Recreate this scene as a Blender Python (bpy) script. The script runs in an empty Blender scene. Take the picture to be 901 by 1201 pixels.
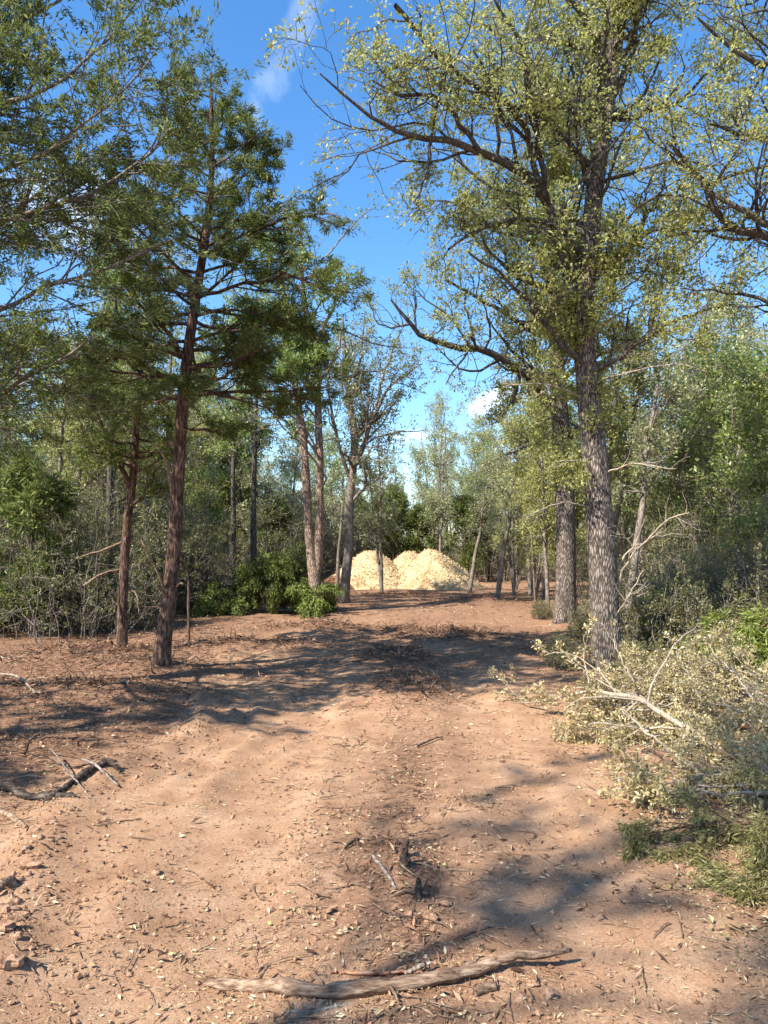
import bpy, math
import numpy as np
from mathutils import Vector
PI = math.pi
SC = bpy.context.scene
COL = SC.collection

# ------------------------------------------------------------------ camera
EYE, FPX, CXP, HOR = 1.6, 874.0, 450.5, 640.0       # eye height (m), focal length / centre / horizon row in photo pixels
cam_d = bpy.data.cameras.new('camera')
cam = bpy.data.objects.new('camera', cam_d); COL.objects.link(cam)
cam.location = (0, 0, EYE); cam.rotation_euler = (PI/2, 0, 0)
cam_d.sensor_fit = 'VERTICAL'; cam_d.sensor_height = 24.0
cam_d.lens = 24.0*FPX/1201.0
cam_d.shift_y = (HOR-600.5)/1201.0
cam_d.clip_start = 0.05; cam_d.clip_end = 3000
SC.camera = cam

# ------------------------------------------------------------------ light
SUN_EL, SUN_AZ = 46.0, 232.0                         # azimuth clockwise from +Y (view direction)
w = bpy.data.worlds.new('World'); SC.world = w; w.use_nodes = True
nt = w.node_tree; nt.nodes.clear()
wo = nt.nodes.new('ShaderNodeOutputWorld'); bg = nt.nodes.new('ShaderNodeBackground')
sky = nt.nodes.new('ShaderNodeTexSky'); sky.sky_type = 'NISHITA'; sky.sun_disc = False
sky.sun_elevation = math.radians(SUN_EL); sky.sun_rotation = math.radians(SUN_AZ)
sky.air_density = 1.0; sky.dust_density = 0.25; sky.ozone_density = 3.0; sky.altitude = 150
bg.inputs['Strength'].default_value = 0.135
def wn(t, **kw):
    n = nt.nodes.new(t)
    for k, v in kw.items(): setattr(n, k, v)
    return n
def wl(a, b): nt.links.new(a, b)
tc = wn('ShaderNodeTexCoord')
hs = wn('ShaderNodeHueSaturation'); hs.inputs['Saturation'].default_value = 1.24; hs.inputs['Value'].default_value = 1.0
wl(sky.outputs[0], hs.inputs['Color'])
# small fair-weather clouds: soft noisy patches standing far off in given compass directions
noi = wn('ShaderNodeTexNoise'); noi.inputs['Scale'].default_value = 26.0; noi.inputs['Detail'].default_value = 8.0; noi.inputs['Roughness'].default_value = 0.62
wl(tc.outputs['Generated'], noi.inputs['Vector'])
def cloud(px, py, w_, h_, tilt, gain):
    d = Vector(((px-CXP)/FPX, 1.0, (HOR-py)/FPX)).normalized()
    r = Vector((d.y, -d.x, 0)).normalized(); u = r.cross(d)
    a = math.radians(tilt); r2 = r*math.cos(a)+u*math.sin(a); u2 = u*math.cos(a)-r*math.sin(a)
    s = wn('ShaderNodeVectorMath', operation='SUBTRACT'); wl(tc.outputs['Generated'], s.inputs[0]); s.inputs[1].default_value = d
    outs = []
    for ax, sz in ((r2, w_), (u2, h_), (d, 0.35)):
        dt = wn('ShaderNodeVectorMath', operation='DOT_PRODUCT'); wl(s.outputs[0], dt.inputs[0]); dt.inputs[1].default_value = ax/(sz/FPX if sz != 0.35 else sz)
        p = wn('ShaderNodeMath', operation='MULTIPLY'); wl(dt.outputs['Value'], p.inputs[0]); wl(dt.outputs['Value'], p.inputs[1]); outs.append(p)
    a1 = wn('ShaderNodeMath', operation='ADD'); wl(outs[0].outputs[0], a1.inputs[0]); wl(outs[1].outputs[0], a1.inputs[1])
    a2 = wn('ShaderNodeMath', operation='ADD'); wl(a1.outputs[0], a2.inputs[0]); wl(outs[2].outputs[0], a2.inputs[1])
    n2 = wn('ShaderNodeMath', operation='MULTIPLY_ADD'); wl(noi.outputs[0], n2.inputs[0]); n2.inputs[1].default_value = -9.0; wl(a2.outputs[0], n2.inputs[2])
    mr = wn('ShaderNodeMapRange'); mr.interpolation_type = 'SMOOTHSTEP'; wl(n2.outputs[0], mr.inputs['Value'])
    mr.inputs['From Min'].default_value = -2.2; mr.inputs['From Max'].default_value = -6.0; mr.inputs['To Min'].default_value = 0; mr.inputs['To Max'].default_value = gain
    return mr.outputs[0]
prev = hs.outputs['Color']
for args in ((578, 470, 26, 11, 22, 0.75), (500, 511, 30, 8, 3, 0.6), (840, 440, 50, 14, 0, 0.5), (330, 70, 11, 110, -30, 0.12), (70, 250, 60, 30, 10, 0.4), (-500, 480, 200, 40, 0, 0.7), (1500, 420, 220, 50, 0, 0.7)):
    m = wn('ShaderNodeMixRGB'); wl(cloud(*args), m.inputs[0]); wl(prev, m.inputs[1]); m.inputs[2].default_value = (7.2, 7.5, 8.0, 1); prev = m.outputs[0]
wl(prev, bg.inputs['Color']); wl(bg.outputs[0], wo.inputs['Surface'])

sl = bpy.data.lights.new('sun', 'SUN'); sl.energy = 5.0; sl.angle = math.radians(0.53); sl.color = (1.0, 0.94, 0.83)
so = bpy.data.objects.new('sun', sl); COL.objects.link(so)
_a, _e = math.radians(SUN_AZ), math.radians(SUN_EL)
S = Vector((math.sin(_a)*math.cos(_e), math.cos(_a)*math.cos(_e), math.sin(_e)))
so.rotation_euler = S.to_track_quat('Z', 'Y').to_euler()
SC.view_settings.view_transform = 'Standard'; SC.view_settings.look = 'None'
SC.view_settings.exposure = 1.18; SC.view_settings.gamma = 1.0
SC.cycles.max_bounces = 9; SC.cycles.diffuse_bounces = 5; SC.cycles.transmission_bounces = 8; SC.cycles.glossy_bounces = 2
SC.cycles.transparent_max_bounces = 4

# ------------------------------------------------------------------ noise + ground height
_rt = np.random.default_rng(11).random((256, 256))
def vnoise(x, y, s=0):
    x = np.asarray(x, float)+s*17.31; y = np.asarray(y, float)+s*9.77
    xi = np.floor(x).astype(int); yi = np.floor(y).astype(int); fx = x-xi; fy = y-yi
    fx = fx*fx*(3-2*fx); fy = fy*fy*(3-2*fy)
    a = _rt[xi & 255, yi & 255]; b = _rt[(xi+1) & 255, yi & 255]; c = _rt[xi & 255, (yi+1) & 255]; d = _rt[(xi+1) & 255, (yi+1) & 255]
    return (a*(1-fx)+b*fx)*(1-fy)+(c*(1-fx)+d*fx)*fy
def fbm(x, y, o=4, s=0):
    t = 0; a = 0.5
    for k in range(o): t = t+a*(vnoise(np.asarray(x)*2**k, np.asarray(y)*2**k, s+k)-0.5); a *= 0.5
    return t
def ss(a, b, x):
    t = np.clip((np.asarray(x, float)-a)/(b-a), 0, 1); return t*t*(3-2*t)
BX = [(-3, -1.2), (2, -1.3), (2.85, -1.5), (4.2, -1.9), (5.2, -1.95), (6.2, -1.55), (8, -1.9), (12, -2.6), (20, -3.0), (28, -3.2), (60, -4)]
RX = [(-3, 1.5), (3, 1.45), (4, 1.4), (7.4, 1.6), (10, 2.2), (15, 3.2), (20, 4.2), (28, 5), (60, 7)]
def left_edge(y): return np.interp(y, [a for a, b in BX], [b for a, b in BX])
def right_edge(y): return np.interp(y, [a for a, b in RX], [b for a, b in RX])
HEAPS = [(0.30, 8.3, 0.42, 0.9, 0.17), (0.15, 10.6, 0.5, 0.7, 0.10), (0.05, 3.75, 0.22, 0.32, 0.06), (-4.2, 10.6, 1.1, 0.6, 0.2), (-3.2, 9.4, 1.3, 0.5, 0.16), (-4.4, 7.7, 1.2, 0.7, 0.2), (-2.8, 7.8, 0.9, 0.45, 0.12),
         (-1.3, 14.2, 1.0, 0.5, 0.2), (0.9, 14.0, 0.8, 0.5, 0.14), (2.6, 20.5, 0.9, 0.45, 0.18), (0.3, 24, 1.6, 0.5, 0.05), (1.2, 13, .9, .5, .12), (-2.3, 11.8, 1.0, .5, .13), (-3.0, 5.4, 0.7, 0.35, 0.12)]
def h0(x, y):
    x = np.asarray(x, float); y = np.asarray(y, float)
    z = 0.16*fbm(x*0.35, y*0.35, 3, 1)+0.09*fbm(x*1.3, y*1.3, 3, 5)
    le, re = left_edge(y), right_edge(y)
    near = 1-ss(7, 10, y)
    z = z+near*0.075*np.exp(-((x-le)/0.17)**2)*(0.35+1.3*vnoise(x*3, y*3, 3))+0.05*ss(le, le-0.7, x)*near
    z = z+0.05*ss(re-0.1, re+0.8, x)
    for q_, (ox, am) in enumerate(((0.30, 0.030), (0.52, 0.022), (0.78, 0.018))):
        z = z+am*ss(4.4, 5.4, y)*(1-ss(7.2, 9, y))*np.exp(-((x-le-ox-0.06*fbm(y*1.5, y*0+q_, 2, 80))/0.06)**2)*(0.3+1.3*vnoise(x*6, y*4, 81+q_))
    wv = 0.12*fbm(y*0.35, y*0, 2, 70)
    for tx in (-0.78, 0.86):
        u_ = np.abs(x-tx-wv); z = z+(1-ss(14, 20, y))*(-0.02*(1-ss(0.14, 0.34, u_))+0.012*np.exp(-((u_-0.4)/0.09)**2)*(0.3+1.4*vnoise(x*5, y*2.2, 73)))
    for hx, hy, sx, sy, hh in HEAPS:
        z = z+0.75*hh*np.exp(-((x-hx)/sx)**2-((y-hy)/sy)**2)*(0.6+0.8*vnoise(x*4, y*4, 8))
    return z
def litter(x, y):
    """0 bare sandy soil, 1 brown mulch and litter"""
    x = np.asarray(x, float); y = np.asarray(y, float)
    le, re = left_edge(y), right_edge(y)
    n = fbm(x*0.9, y*0.9, 4, 20)*1.5
    a = ss(7.0, 13.0, y+n*4)*0.50
    b = ss(le+0.3, le-0.8, x+n*0.6)*ss(3, 6.5, y)
    c = np.exp(-((x-0.15)/0.32)**2)*(0.5+n)*0.75
    d = 0
    for hx, hy, sx, sy, hh in HEAPS: d = d+1.1*np.exp(-((x-hx)/(sx*1.2))**2-((y-hy)/(sy*1.2))**2)
    e = ss(re-0.1, re+0.7, x)*0.5
    return np.clip(np.maximum.reduce([a, b, c, np.minimum(d, 1), e])+n*0.45, 0, 1)
def h(x, y):
    x = np.asarray(x, float); y = np.asarray(y, float)
    r = 0.35+0.9*litter(x, y)
    f = (1-ss(18, 40, y))*(0.55+1.5*np.clip(fbm(x*1.1+5, y*1.1, 3, 50)*2+0.25, 0, 1)+0.9*np.exp(-((x-left_edge(y))/0.35)**2))
    return h0(x, y)+f*r*(0.026*fbm(x*5, y*5, 3, 30)+0.018*fbm(x*16, y*16, 2, 40))
def hz(x, y): return float(h(x, y))
def gp(px, py):
    """photo pixel of a point on the ground -> x, y"""
    d = EYE*FPX/(py-HOR); return (px-CXP)/FPX*d, d
def P3(px, py, d): return ((px-CXP)/FPX*d, d, EYE+(HOR-py)/FPX*d)

# ------------------------------------------------------------------ materials
def new_mat(name):
    m = bpy.data.materials.new(name); m.use_nodes = True; t = m.node_tree; t.nodes.clear()
    o = t.nodes.new('ShaderNodeOutputMaterial'); return m, t, o
def N(t, typ, **kw):
    n = t.nodes.new(typ)
    for k, v in kw.items():
        if k in n.inputs.keys() if isinstance(k, str) else False: n.inputs[k].default_value = v
        else: setattr(n, k, v)
    return n
def ramp(t, fac, stops):
    r = t.nodes.new('ShaderNodeValToRGB'); e = r.color_ramp.elements
    while len(e) < len(stops): e.new(0.5)
    for k, (p, c) in enumerate(stops): e[k].position = p; e[k].color = (*c, 1)
    t.links.new(fac, r.inputs[0]); return r.outputs[0]
def noise(t, vec, scale, detail=4, rough=0.55):
    n = t.nodes.new('ShaderNodeTexNoise'); n.inputs['Scale'].default_value = scale; n.inputs['Detail'].default_value = detail; n.inputs['Roughness'].default_value = rough
    if vec is not None: t.links.new(vec, n.inputs['Vector'])
    return n.outputs[0]
def leaf_mat(name, stops, transl=0.35, rough=0.5, gloss=0.06, objvar=0.25):
    m, t, o = new_mat(name)
    g = t.nodes.new('ShaderNodeNewGeometry'); oi = t.nodes.new('ShaderNodeObjectInfo')
    c = ramp(t, g.outputs['Random Per Island'], stops)
    hv = t.nodes.new('ShaderNodeHueSaturation')
    mr = t.nodes.new('ShaderNodeMapRange'); mr.inputs['To Min'].default_value = 1-objvar; mr.inputs['To Max'].default_value = 1+objvar
    t.links.new(oi.outputs['Random'], mr.inputs['Value']); t.links.new(mr.outputs[0], hv.inputs['Value']); t.links.new(c, hv.inputs['Color'])
    d = t.nodes.new('ShaderNodeBsdfDiffuse'); tr = t.nodes.new('ShaderNodeBsdfTranslucent'); gl = t.nodes.new('ShaderNodeBsdfGlossy'); gl.inputs['Roughness'].default_value = rough
    t.links.new(hv.outputs[0], d.inputs[0])
    gm = t.nodes.new('ShaderNodeGamma'); gm.inputs[1].default_value = 0.85; t.links.new(hv.outputs[0], gm.inputs[0]); t.links.new(gm.outputs[0], tr.inputs[0])
    m1 = t.nodes.new('ShaderNodeMixShader'); m1.inputs[0].default_value = transl; t.links.new(d.outputs[0], m1.inputs[1]); t.links.new(tr.outputs[0], m1.inputs[2])
    m2 = t.nodes.new('ShaderNodeMixShader'); m2.inputs[0].default_value = gloss; t.links.new(m1.outputs[0], m2.inputs[1]); t.links.new(gl.outputs[0], m2.inputs[2])
    t.links.new(m2.outputs[0], o.inputs[0]); return m
def bark_mat(name, dark, mid, light, sc=1.0, bump=0.6, plates=True, lichen=None, axis='z'):
    m, t, o = new_mat(name)
    tc = t.nodes.new('ShaderNodeTexCoord'); mp = t.nodes.new('ShaderNodeMapping'); mp.inputs['Scale'].default_value = ((34*sc, 34*sc, 7*sc) if axis == 'z' else (8*sc, 40*sc, 40*sc))
    t.links.new(tc.outputs['Object'], mp.inputs['Vector'])
    n1 = noise(t, mp.outputs[0], 1.0, 6, 0.62)
    n2 = noise(t, tc.outputs['Object'], 5.0*sc, 5, 0.6)
    v = t.nodes.new('ShaderNodeTexVoronoi'); v.feature = 'DISTANCE_TO_EDGE'; v.inputs['Scale'].default_value = 1.5
    dv = t.nodes.new('ShaderNodeMixRGB'); dv.inputs[0].default_value = 0.45; t.links.new(mp.outputs[0], dv.inputs[1])
    nc = t.nodes.new('ShaderNodeTexNoise'); nc.inputs['Scale'].default_value = 0.7; t.links.new(mp.outputs[0], nc.inputs['Vector']); t.links.new(nc.outputs['Color'], dv.inputs[2])
    t.links.new(dv.outputs[0], v.inputs['Vector'])
    vm = t.nodes.new('ShaderNodeMapRange'); vm.inputs['From Max'].default_value = 0.3; t.links.new(v.outputs['Distance'], vm.inputs['Value'])
    mul = t.nodes.new('ShaderNodeMath'); mul.operation = 'MULTIPLY'; t.links.new(n1, mul.inputs[0])
    if plates: t.links.new(vm.outputs[0], mul.inputs[1])
    else: mul.inputs[1].default_value = 1.0
    c = ramp(t, mul.outputs[0], [(0.06, dark), (0.34, mid), (0.62, light)] if plates else [(0.34, dark), (0.5, mid), (0.68, light)])
    c2 = ramp(t, n2, [(0.3, (0.6, 0.6, 0.6)), (0.7, (1.25, 1.22, 1.18))])
    mx = t.nodes.new('ShaderNodeMixRGB'); mx.blend_type = 'MULTIPLY'; mx.inputs[0].default_value = 1; t.links.new(c, mx.inputs[1]); t.links.new(c2, mx.inputs[2])
    last = mx.outputs[0]
    if lichen:
        ml = t.nodes.new('ShaderNodeMixRGB'); ml.inputs[2].default_value = (*lichen, 1); t.links.new(last, ml.inputs[1])
        lr = t.nodes.new('ShaderNodeMapRange'); lr.inputs['From Min'].default_value = 0.56; lr.inputs['From Max'].default_value = 0.7; lr.inputs['To Max'].default_value = 0.6
        t.links.new(noise(t, tc.outputs['Object'], 11*sc, 4), lr.inputs['Value']); t.links.new(lr.outputs[0], ml.inputs[0]); last = ml.outputs[0]
    b = t.nodes.new('ShaderNodeBsdfPrincipled'); b.inputs['Roughness'].default_value = 0.9; b.inputs['Specular IOR Level'].default_value = 0.15
    t.links.new(last, b.inputs['Base Color'])
    bp = t.nodes.new('ShaderNodeBump'); bp.inputs['Strength'].default_value = bump; bp.inputs['Distance'].default_value = 0.02
    t.links.new(mul.outputs[0], bp.inputs['Height']); t.links.new(bp.outputs[0], b.inputs['Normal'])
    t.links.new(b.outputs[0], o.inputs[0]); return m
def chip_mat(name, stops, rough=0.9):
    m, t, o = new_mat(name); g = t.nodes.new('ShaderNodeNewGeometry'); tc = t.nodes.new('ShaderNodeTexCoord')
    c = ramp(t, g.outputs['Random Per Island'], stops)
    n = noise(t, tc.outputs['Object'], 60, 3); c2 = ramp(t, n, [(0.3, (0.75, 0.75, 0.75)), (0.7, (1.15, 1.15, 1.15))])
    mx = t.nodes.new('ShaderNodeMixRGB'); mx.blend_type = 'MULTIPLY'; mx.inputs[0].default_value = 1; t.links.new(c, mx.inputs[1]); t.links.new(c2, mx.inputs[2])
    b = t.nodes.new('ShaderNodeBsdfPrincipled'); b.inputs['Roughness'].default_value = rough; b.inputs['Specular IOR Level'].default_value = 0.2
    t.links.new(mx.outputs[0], b.inputs['Base Color']); t.links.new(b.outputs[0], o.inputs[0]); return m
def soil_mat():
    m, t, o = new_mat('sandy_soil'); tc = t.nodes.new('ShaderNodeTexCoord'); co = tc.outputs['Object']
    at = t.nodes.new('ShaderNodeAttribute'); at.attribute_name = 'litter'
    sand = ramp(t, noise(t, co, 2.6, 8, 0.62), [(0.3, (0.295, 0.165, 0.094)), (0.5, (0.39, 0.232, 0.138)), (0.7, (0.47, 0.305, 0.192))])
    fine = ramp(t, noise(t, co, 70, 6, 0.8), [(0.36, (0.62, 0.58, 0.55)), (0.5, (1, 1, 1)), (0.66, (1.35, 1.33, 1.3))])
    mx = t.nodes.new('ShaderNodeMixRGB'); mx.blend_type = 'MULTIPLY'; mx.inputs[0].default_value = 0.8; t.links.new(sand, mx.inputs[1]); t.links.new(fine, mx.inputs[2])
    mul = ramp(t, noise(t, co, 28, 6, 0.75), [(0.3, (0.085, 0.043, 0.026)), (0.5, (0.22, 0.122, 0.074)), (0.68, (0.37, 0.22, 0.14))])
    ad = t.nodes.new('ShaderNodeMath'); ad.operation = 'MULTIPLY_ADD'; t.links.new(noise(t, co, 9, 6, 0.7), ad.inputs[0]); ad.inputs[1].default_value = 1.5; 
    sb = t.nodes.new('ShaderNodeMath'); sb.operation = 'SUBTRACT'; t.links.new(at.outputs['Fac'], sb.inputs[0]); sb.inputs[1].default_value = 0.75; t.links.new(sb.outputs[0], ad.inputs[2])
    cl = t.nodes.new('ShaderNodeMapRange'); cl.inputs['From Min'].default_value = 0.05; cl.inputs['From Max'].default_value = 0.62; cl.inputs['To Max'].default_value = 0.97; t.links.new(ad.outputs[0], cl.inputs['Value'])
    m2 = t.nodes.new('ShaderNodeMixRGB'); t.links.new(cl.outputs[0], m2.inputs[0]); t.links.new(mx.outputs[0], m2.inputs[1]); t.links.new(mul, m2.inputs[2])
    b = t.nodes.new('ShaderNodeBsdfPrincipled'); b.inputs['Roughness'].default_value = 0.95; b.inputs['Specular IOR Level'].default_value = 0.1
    t.links.new(m2.outputs[0], b.inputs['Base Color'])
    bs = t.nodes.new('ShaderNodeMath'); bs.operation = 'ADD'; t.links.new(noise(t, co, 30, 9, 0.82), bs.inputs[0]); t.links.new(noise(t, co, 130, 5, 0.85), bs.inputs[1])
    bp = t.nodes.new('ShaderNodeBump'); bp.inputs['Strength'].default_value = 0.7; bp.inputs['Distance'].default_value = 0.013
    t.links.new(bs.outputs[0], bp.inputs['Height']); t.links.new(bp.outputs[0], b.inputs['Normal']); t.links.new(b.outputs[0], o.inputs[0]); return m

M = {}
M['soil'] = soil_mat()
M['oak_leaf'] = leaf_mat('oak_leaves', [(0, (0.19, 0.22, 0.04)), (0.45, (0.34, 0.355, 0.08)), (0.8, (0.44, 0.43, 0.14)), (1, (0.52, 0.46, 0.25))], 0.48, gloss=0.03, objvar=0.08)
M['pale_leaf'] = leaf_mat('pale_leaves', [(0, (0.20, 0.235, 0.085)), (0.5, (0.32, 0.35, 0.14)), (1, (0.44, 0.43, 0.22))], 0.48)
M['green_leaf'] = leaf_mat('green_leaves', [(0, (0.11, 0.18, 0.025)), (0.5, (0.20, 0.28, 0.045)), (1, (0.30, 0.36, 0.08))], 0.45, objvar=0.12)
M['fresh_leaf'] = leaf_mat('fresh_green_leaves', [(0, (0.12, 0.18, 0.03)), (0.5, (0.22, 0.29, 0.055)), (1, (0.33, 0.37, 0.10))], 0.5, objvar=0.08)
M['cedar_leaf'] = leaf_mat('cedar_needles', [(0, (0.055, 0.08, 0.02)), (0.5, (0.112, 0.155, 0.032)), (0.85, (0.22, 0.245, 0.06)), (1, (0.30, 0.31, 0.08))], 0.42, gloss=0.02, objvar=0.12)
M['cut_cedar'] = leaf_mat('cut_cedar_needles', [(0, (0.045, 0.068, 0.015)), (0.6, (0.12, 0.16, 0.03)), (1, (0.26, 0.28, 0.06))], 0.3, gloss=0.02, objvar=0.35)
M['bough_leaf'] = leaf_mat('bough_needles', [(0, (0.075, 0.085, 0.02)), (0.6, (0.20, 0.185, 0.05)), (1, (0.36, 0.29, 0.11))], 0.25, objvar=0.05)
M['bright_leaf'] = leaf_mat('bright_needles', [(0, (0.10, 0.14, 0.012)), (0.6, (0.19, 0.23, 0.02)), (1, (0.26, 0.28, 0.05))], 0.3, objvar=0.05)
M['dry_leaf'] = leaf_mat('dry_leaves', [(0, (0.15, 0.10, 0.045)), (0.25, (0.34, 0.27, 0.10)), (0.7, (0.50, 0.41, 0.19)), (0.9, (0.60, 0.51, 0.30)), (1, (0.30, 0.19, 0.10))], 0.35, objvar=0.1)
M['thicket_leaf'] = leaf_mat('thicket_leaves', [(0, (0.07, 0.085, 0.017)), (0.6, (0.15, 0.16, 0.036)), (1, (0.27, 0.25, 0.075))], 0.4, objvar=0.2)
M['bush_leaf'] = leaf_mat('bush_leaves', [(0, (0.09, 0.095, 0.022)), (0.55, (0.19, 0.185, 0.05)), (1, (0.31, 0.26, 0.09))], 0.38, objvar=0.15)
M['oak_bark'] = bark_mat('oak_bark', (0.060, 0.048, 0.040), (0.225, 0.182, 0.152), (0.385, 0.325, 0.28), 1.5, 0.7)
M['limb_bark'] = bark_mat('limb_bark', (0.03, 0.026, 0.023), (0.085, 0.073, 0.064), (0.22, 0.195, 0.175), 1.6, 0.5, False)
M['grey_limb'] = bark_mat('grey_limb', (0.06, 0.052, 0.045), (0.17, 0.15, 0.13), (0.34, 0.31, 0.28), 1.6, 0.5, False)
M['cedar_bark'] = bark_mat('cedar_bark', (0.026, 0.015, 0.011), (0.105, 0.062, 0.045), (0.28, 0.185, 0.14), 1.5, 0.8, False)
M['gray_bark'] = bark_mat('gray_bark', (0.09, 0.075, 0.064), (0.20, 0.165, 0.14), (0.38, 0.33, 0.29), 1.3, 0.5, False)
M['tan_bark'] = bark_mat('tan_bark', (0.12, 0.082, 0.06), (0.36, 0.26, 0.195), (0.52, 0.41, 0.32), 1.3, 0.5)
M['twig'] = bark_mat('pale_twig', (0.18, 0.14, 0.10), (0.34, 0.28, 0.21), (0.52, 0.45, 0.36), 2.0, 0.3, False)
M['dark_wood'] = bark_mat('charred_wood', (0.018, 0.014, 0.011), (0.075, 0.056, 0.044), (0.21, 0.165, 0.13), 1.5, 1.0, False, axis='x')
M['dry_wood'] = bark_mat('weathered_wood', (0.09, 0.055, 0.036), (0.26, 0.168, 0.112), (0.44, 0.325, 0.235), 1.6, 0.9, False, axis='x')
M['red_wood'] = bark_mat('split_cedar_wood', (0.16, 0.06, 0.03), (0.42, 0.20, 0.11), (0.60, 0.42, 0.30), 1.6, 0.5, False, axis='x')
M['chip'] = chip_mat('wood_chips', [(0, (0.40, 0.26, 0.12)), (0.3, (0.58, 0.435, 0.245)), (0.8, (0.71, 0.575, 0.37)), (1, (0.46, 0.30, 0.16))])
M['mulch'] = chip_mat('bark_mulch', [(0, (0.05, 0.025, 0.016)), (0.4, (0.14, 0.07, 0.042)), (0.75, (0.27, 0.15, 0.09)), (1, (0.42, 0.27, 0.17))])
M['litter'] = chip_mat('leaf_litter', [(0, (0.17, 0.09, 0.05)), (0.35, (0.36, 0.24, 0.13)), (0.75, (0.50, 0.38, 0.22)), (0.92, (0.60, 0.52, 0.36)), (1, (0.30, 0.30, 0.09))])
M['clod'] = bark_mat('dirt_clod', (0.14, 0.075, 0.045), (0.30, 0.175, 0.108), (0.42, 0.27, 0.18), 1.0, 0.6, False)

# ------------------------------------------------------------------ geometry helpers
class Geo:
    def __init__(s): s.V = []; s.T = []; s.Q = []; s.n = 0
    def add(s, V, T=None, Q=None):
        V = np.asarray(V, float).reshape(-1, 3)
        if T is not None and len(T): s.T.append(np.asarray(T, np.int64)+s.n)
        if Q is not None and len(Q): s.Q.append(np.asarray(Q, np.int64)+s.n)
        s.V.append(V); s.n += len(V)
    def mesh(s, name, mat, smooth=True, origin=(0, 0, 0)):
        V = np.concatenate(s.V)-np.asarray(origin) if s.V else np.zeros((0, 3))
        T = np.concatenate(s.T) if s.T else np.zeros((0, 3), np.int64); Q = np.concatenate(s.Q) if s.Q else np.zeros((0, 4), np.int64)
        me = bpy.data.meshes.new(name); me.vertices.add(len(V)); me.vertices.foreach_set('co', V.astype(np.float32).ravel())
        nl = T.size+Q.size; nf = len(T)+len(Q)
        me.loops.add(nl); me.loops.foreach_set('vertex_index', np.concatenate([T.ravel(), Q.ravel()]).astype(np.int32))
        me.polygons.add(nf)
        st = np.concatenate([np.arange(len(T))*3, T.size+np.arange(len(Q))*4]).astype(np.int32)
        me.polygons.foreach_set('loop_start', st)
        me.polygons.foreach_set('use_smooth', np.full(nf, smooth))
        me.update(calc_edges=True); me.materials.append(mat); return me
    def build(s, name, mat, parent=None, smooth=True, origin=None):
        """one linked mesh object; vertices are given in world space, origin becomes the object's own place"""
        og = origin if origin is not None else (tuple(parent.location) if parent is not None else (0, 0, 0))
        o = bpy.data.objects.new(name, s.mesh(name, mat, smooth, og)); COL.objects.link(o)
        if parent is not None: o.parent = parent
        else: o.location = og
        return o
def tag(o, label=None, cat=None, group=None, kind=None):
    if label: o['label'] = label
    if cat: o['category'] = cat
    if group: o['group'] = group
    if kind: o['kind'] = kind
    return o
def empty(name, loc, label, cat, group=None):
    o = bpy.data.objects.new(name, None); COL.objects.link(o); o.location = loc; o.empty_display_size = 0.2
    return tag(o, label, cat, group)
def dup(root, loc, rz=0.0, sc=1.0, label=None, group=None):
    r = root.copy(); COL.objects.link(r); r.location = loc; r.rotation_euler = (0, 0, rz); r.scale = (sc, sc, sc)
    if label: r['label'] = label
    if group: r['group'] = group
    for ch in root.children:
        c = ch.copy(); COL.objects.link(c); c.parent = r
        for g_ in ch.children:
            d = g_.copy(); COL.objects.link(d); d.parent = c
    return r
def nrm(v): return v/np.maximum(np.linalg.norm(v, axis=-1, keepdims=True), 1e-9)
def tubes(geo, P, R, sides=5, cap=False, lobes=None):
    """P (N,n,3) centre lines, R (N,n) radii"""
    P = np.asarray(P, float); R = np.asarray(R, float)
    Nn, n, _ = P.shape
    T = nrm(np.gradient(P, axis=1)); md = nrm(P[:, -1]-P[:, 0])
    ref = np.where(np.abs(md[:, 2:3]) > 0.8, np.array([[1., 0, 0]]), np.array([[0, 0, 1.]]))[:, None, :]
    u = nrm(ref-T*(T*ref).sum(-1, keepdims=True)); v = np.cross(T, u)
    a = np.arange(sides)*2*PI/sides
    rr = R[:, :, None] if lobes is None else R[:, :, None]*lobes
    V = P[:, :, None, :]+rr[..., None]*(np.cos(a)[None, None, :, None]*u[:, :, None, :]+np.sin(a)[None, None, :, None]*v[:, :, None, :])
    idx = np.arange(Nn*n*sides).reshape(Nn, n, sides)
    a0 = idx[:, :-1, :]; a1 = np.roll(a0, -1, axis=2); b0 = idx[:, 1:, :]; b1 = np.roll(b0, -1, axis=2)
    Q = np.stack([a0, a1, b1, b0], -1).reshape(-1, 4)
    Vf = V.reshape(-1, 3)
    if cap:
        k = len(Vf); Vf = np.concatenate([Vf, P[:, 0], P[:, -1]]); T3 = []
        for i in range(Nn):
            for j in range(sides):
                jj = (j+1) % sides
                T3.append((idx[i, 0, jj], idx[i, 0, j], k+i)); T3.append((idx[i, -1, j], idx[i, -1, jj], k+Nn+i))
        geo.add(Vf, np.array(T3), Q)
    else: geo.add(Vf, None, Q)
def spline(pts, n):
    """smooth resample of control points (rows may carry a radius as a 4th column)"""
    p = np.asarray(pts, float); m = len(p); t = np.concatenate([[0], np.cumsum(np.maximum(np.linalg.norm(np.diff(p[:, :3], axis=0), axis=1), 1e-6))]); s = np.linspace(0, t[-1], n)
    d = np.zeros_like(p); d[1:-1] = (p[2:]-p[:-2])/(t[2:]-t[:-2])[:, None]; d[0] = (p[1]-p[0])/(t[1]-t[0]); d[-1] = (p[-1]-p[-2])/(t[-1]-t[-2])
    i = np.clip(np.searchsorted(t, s, side='right')-1, 0, m-2); L = (t[i+1]-t[i])[:, None]; x = ((s-t[i])[:, None])/L
    return (2*x**3-3*x**2+1)*p[i]+(x**3-2*x**2+x)*L*d[i]+(-2*x**3+3*x**2)*p[i+1]+(x**3-x**2)*L*d[i+1]
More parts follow.
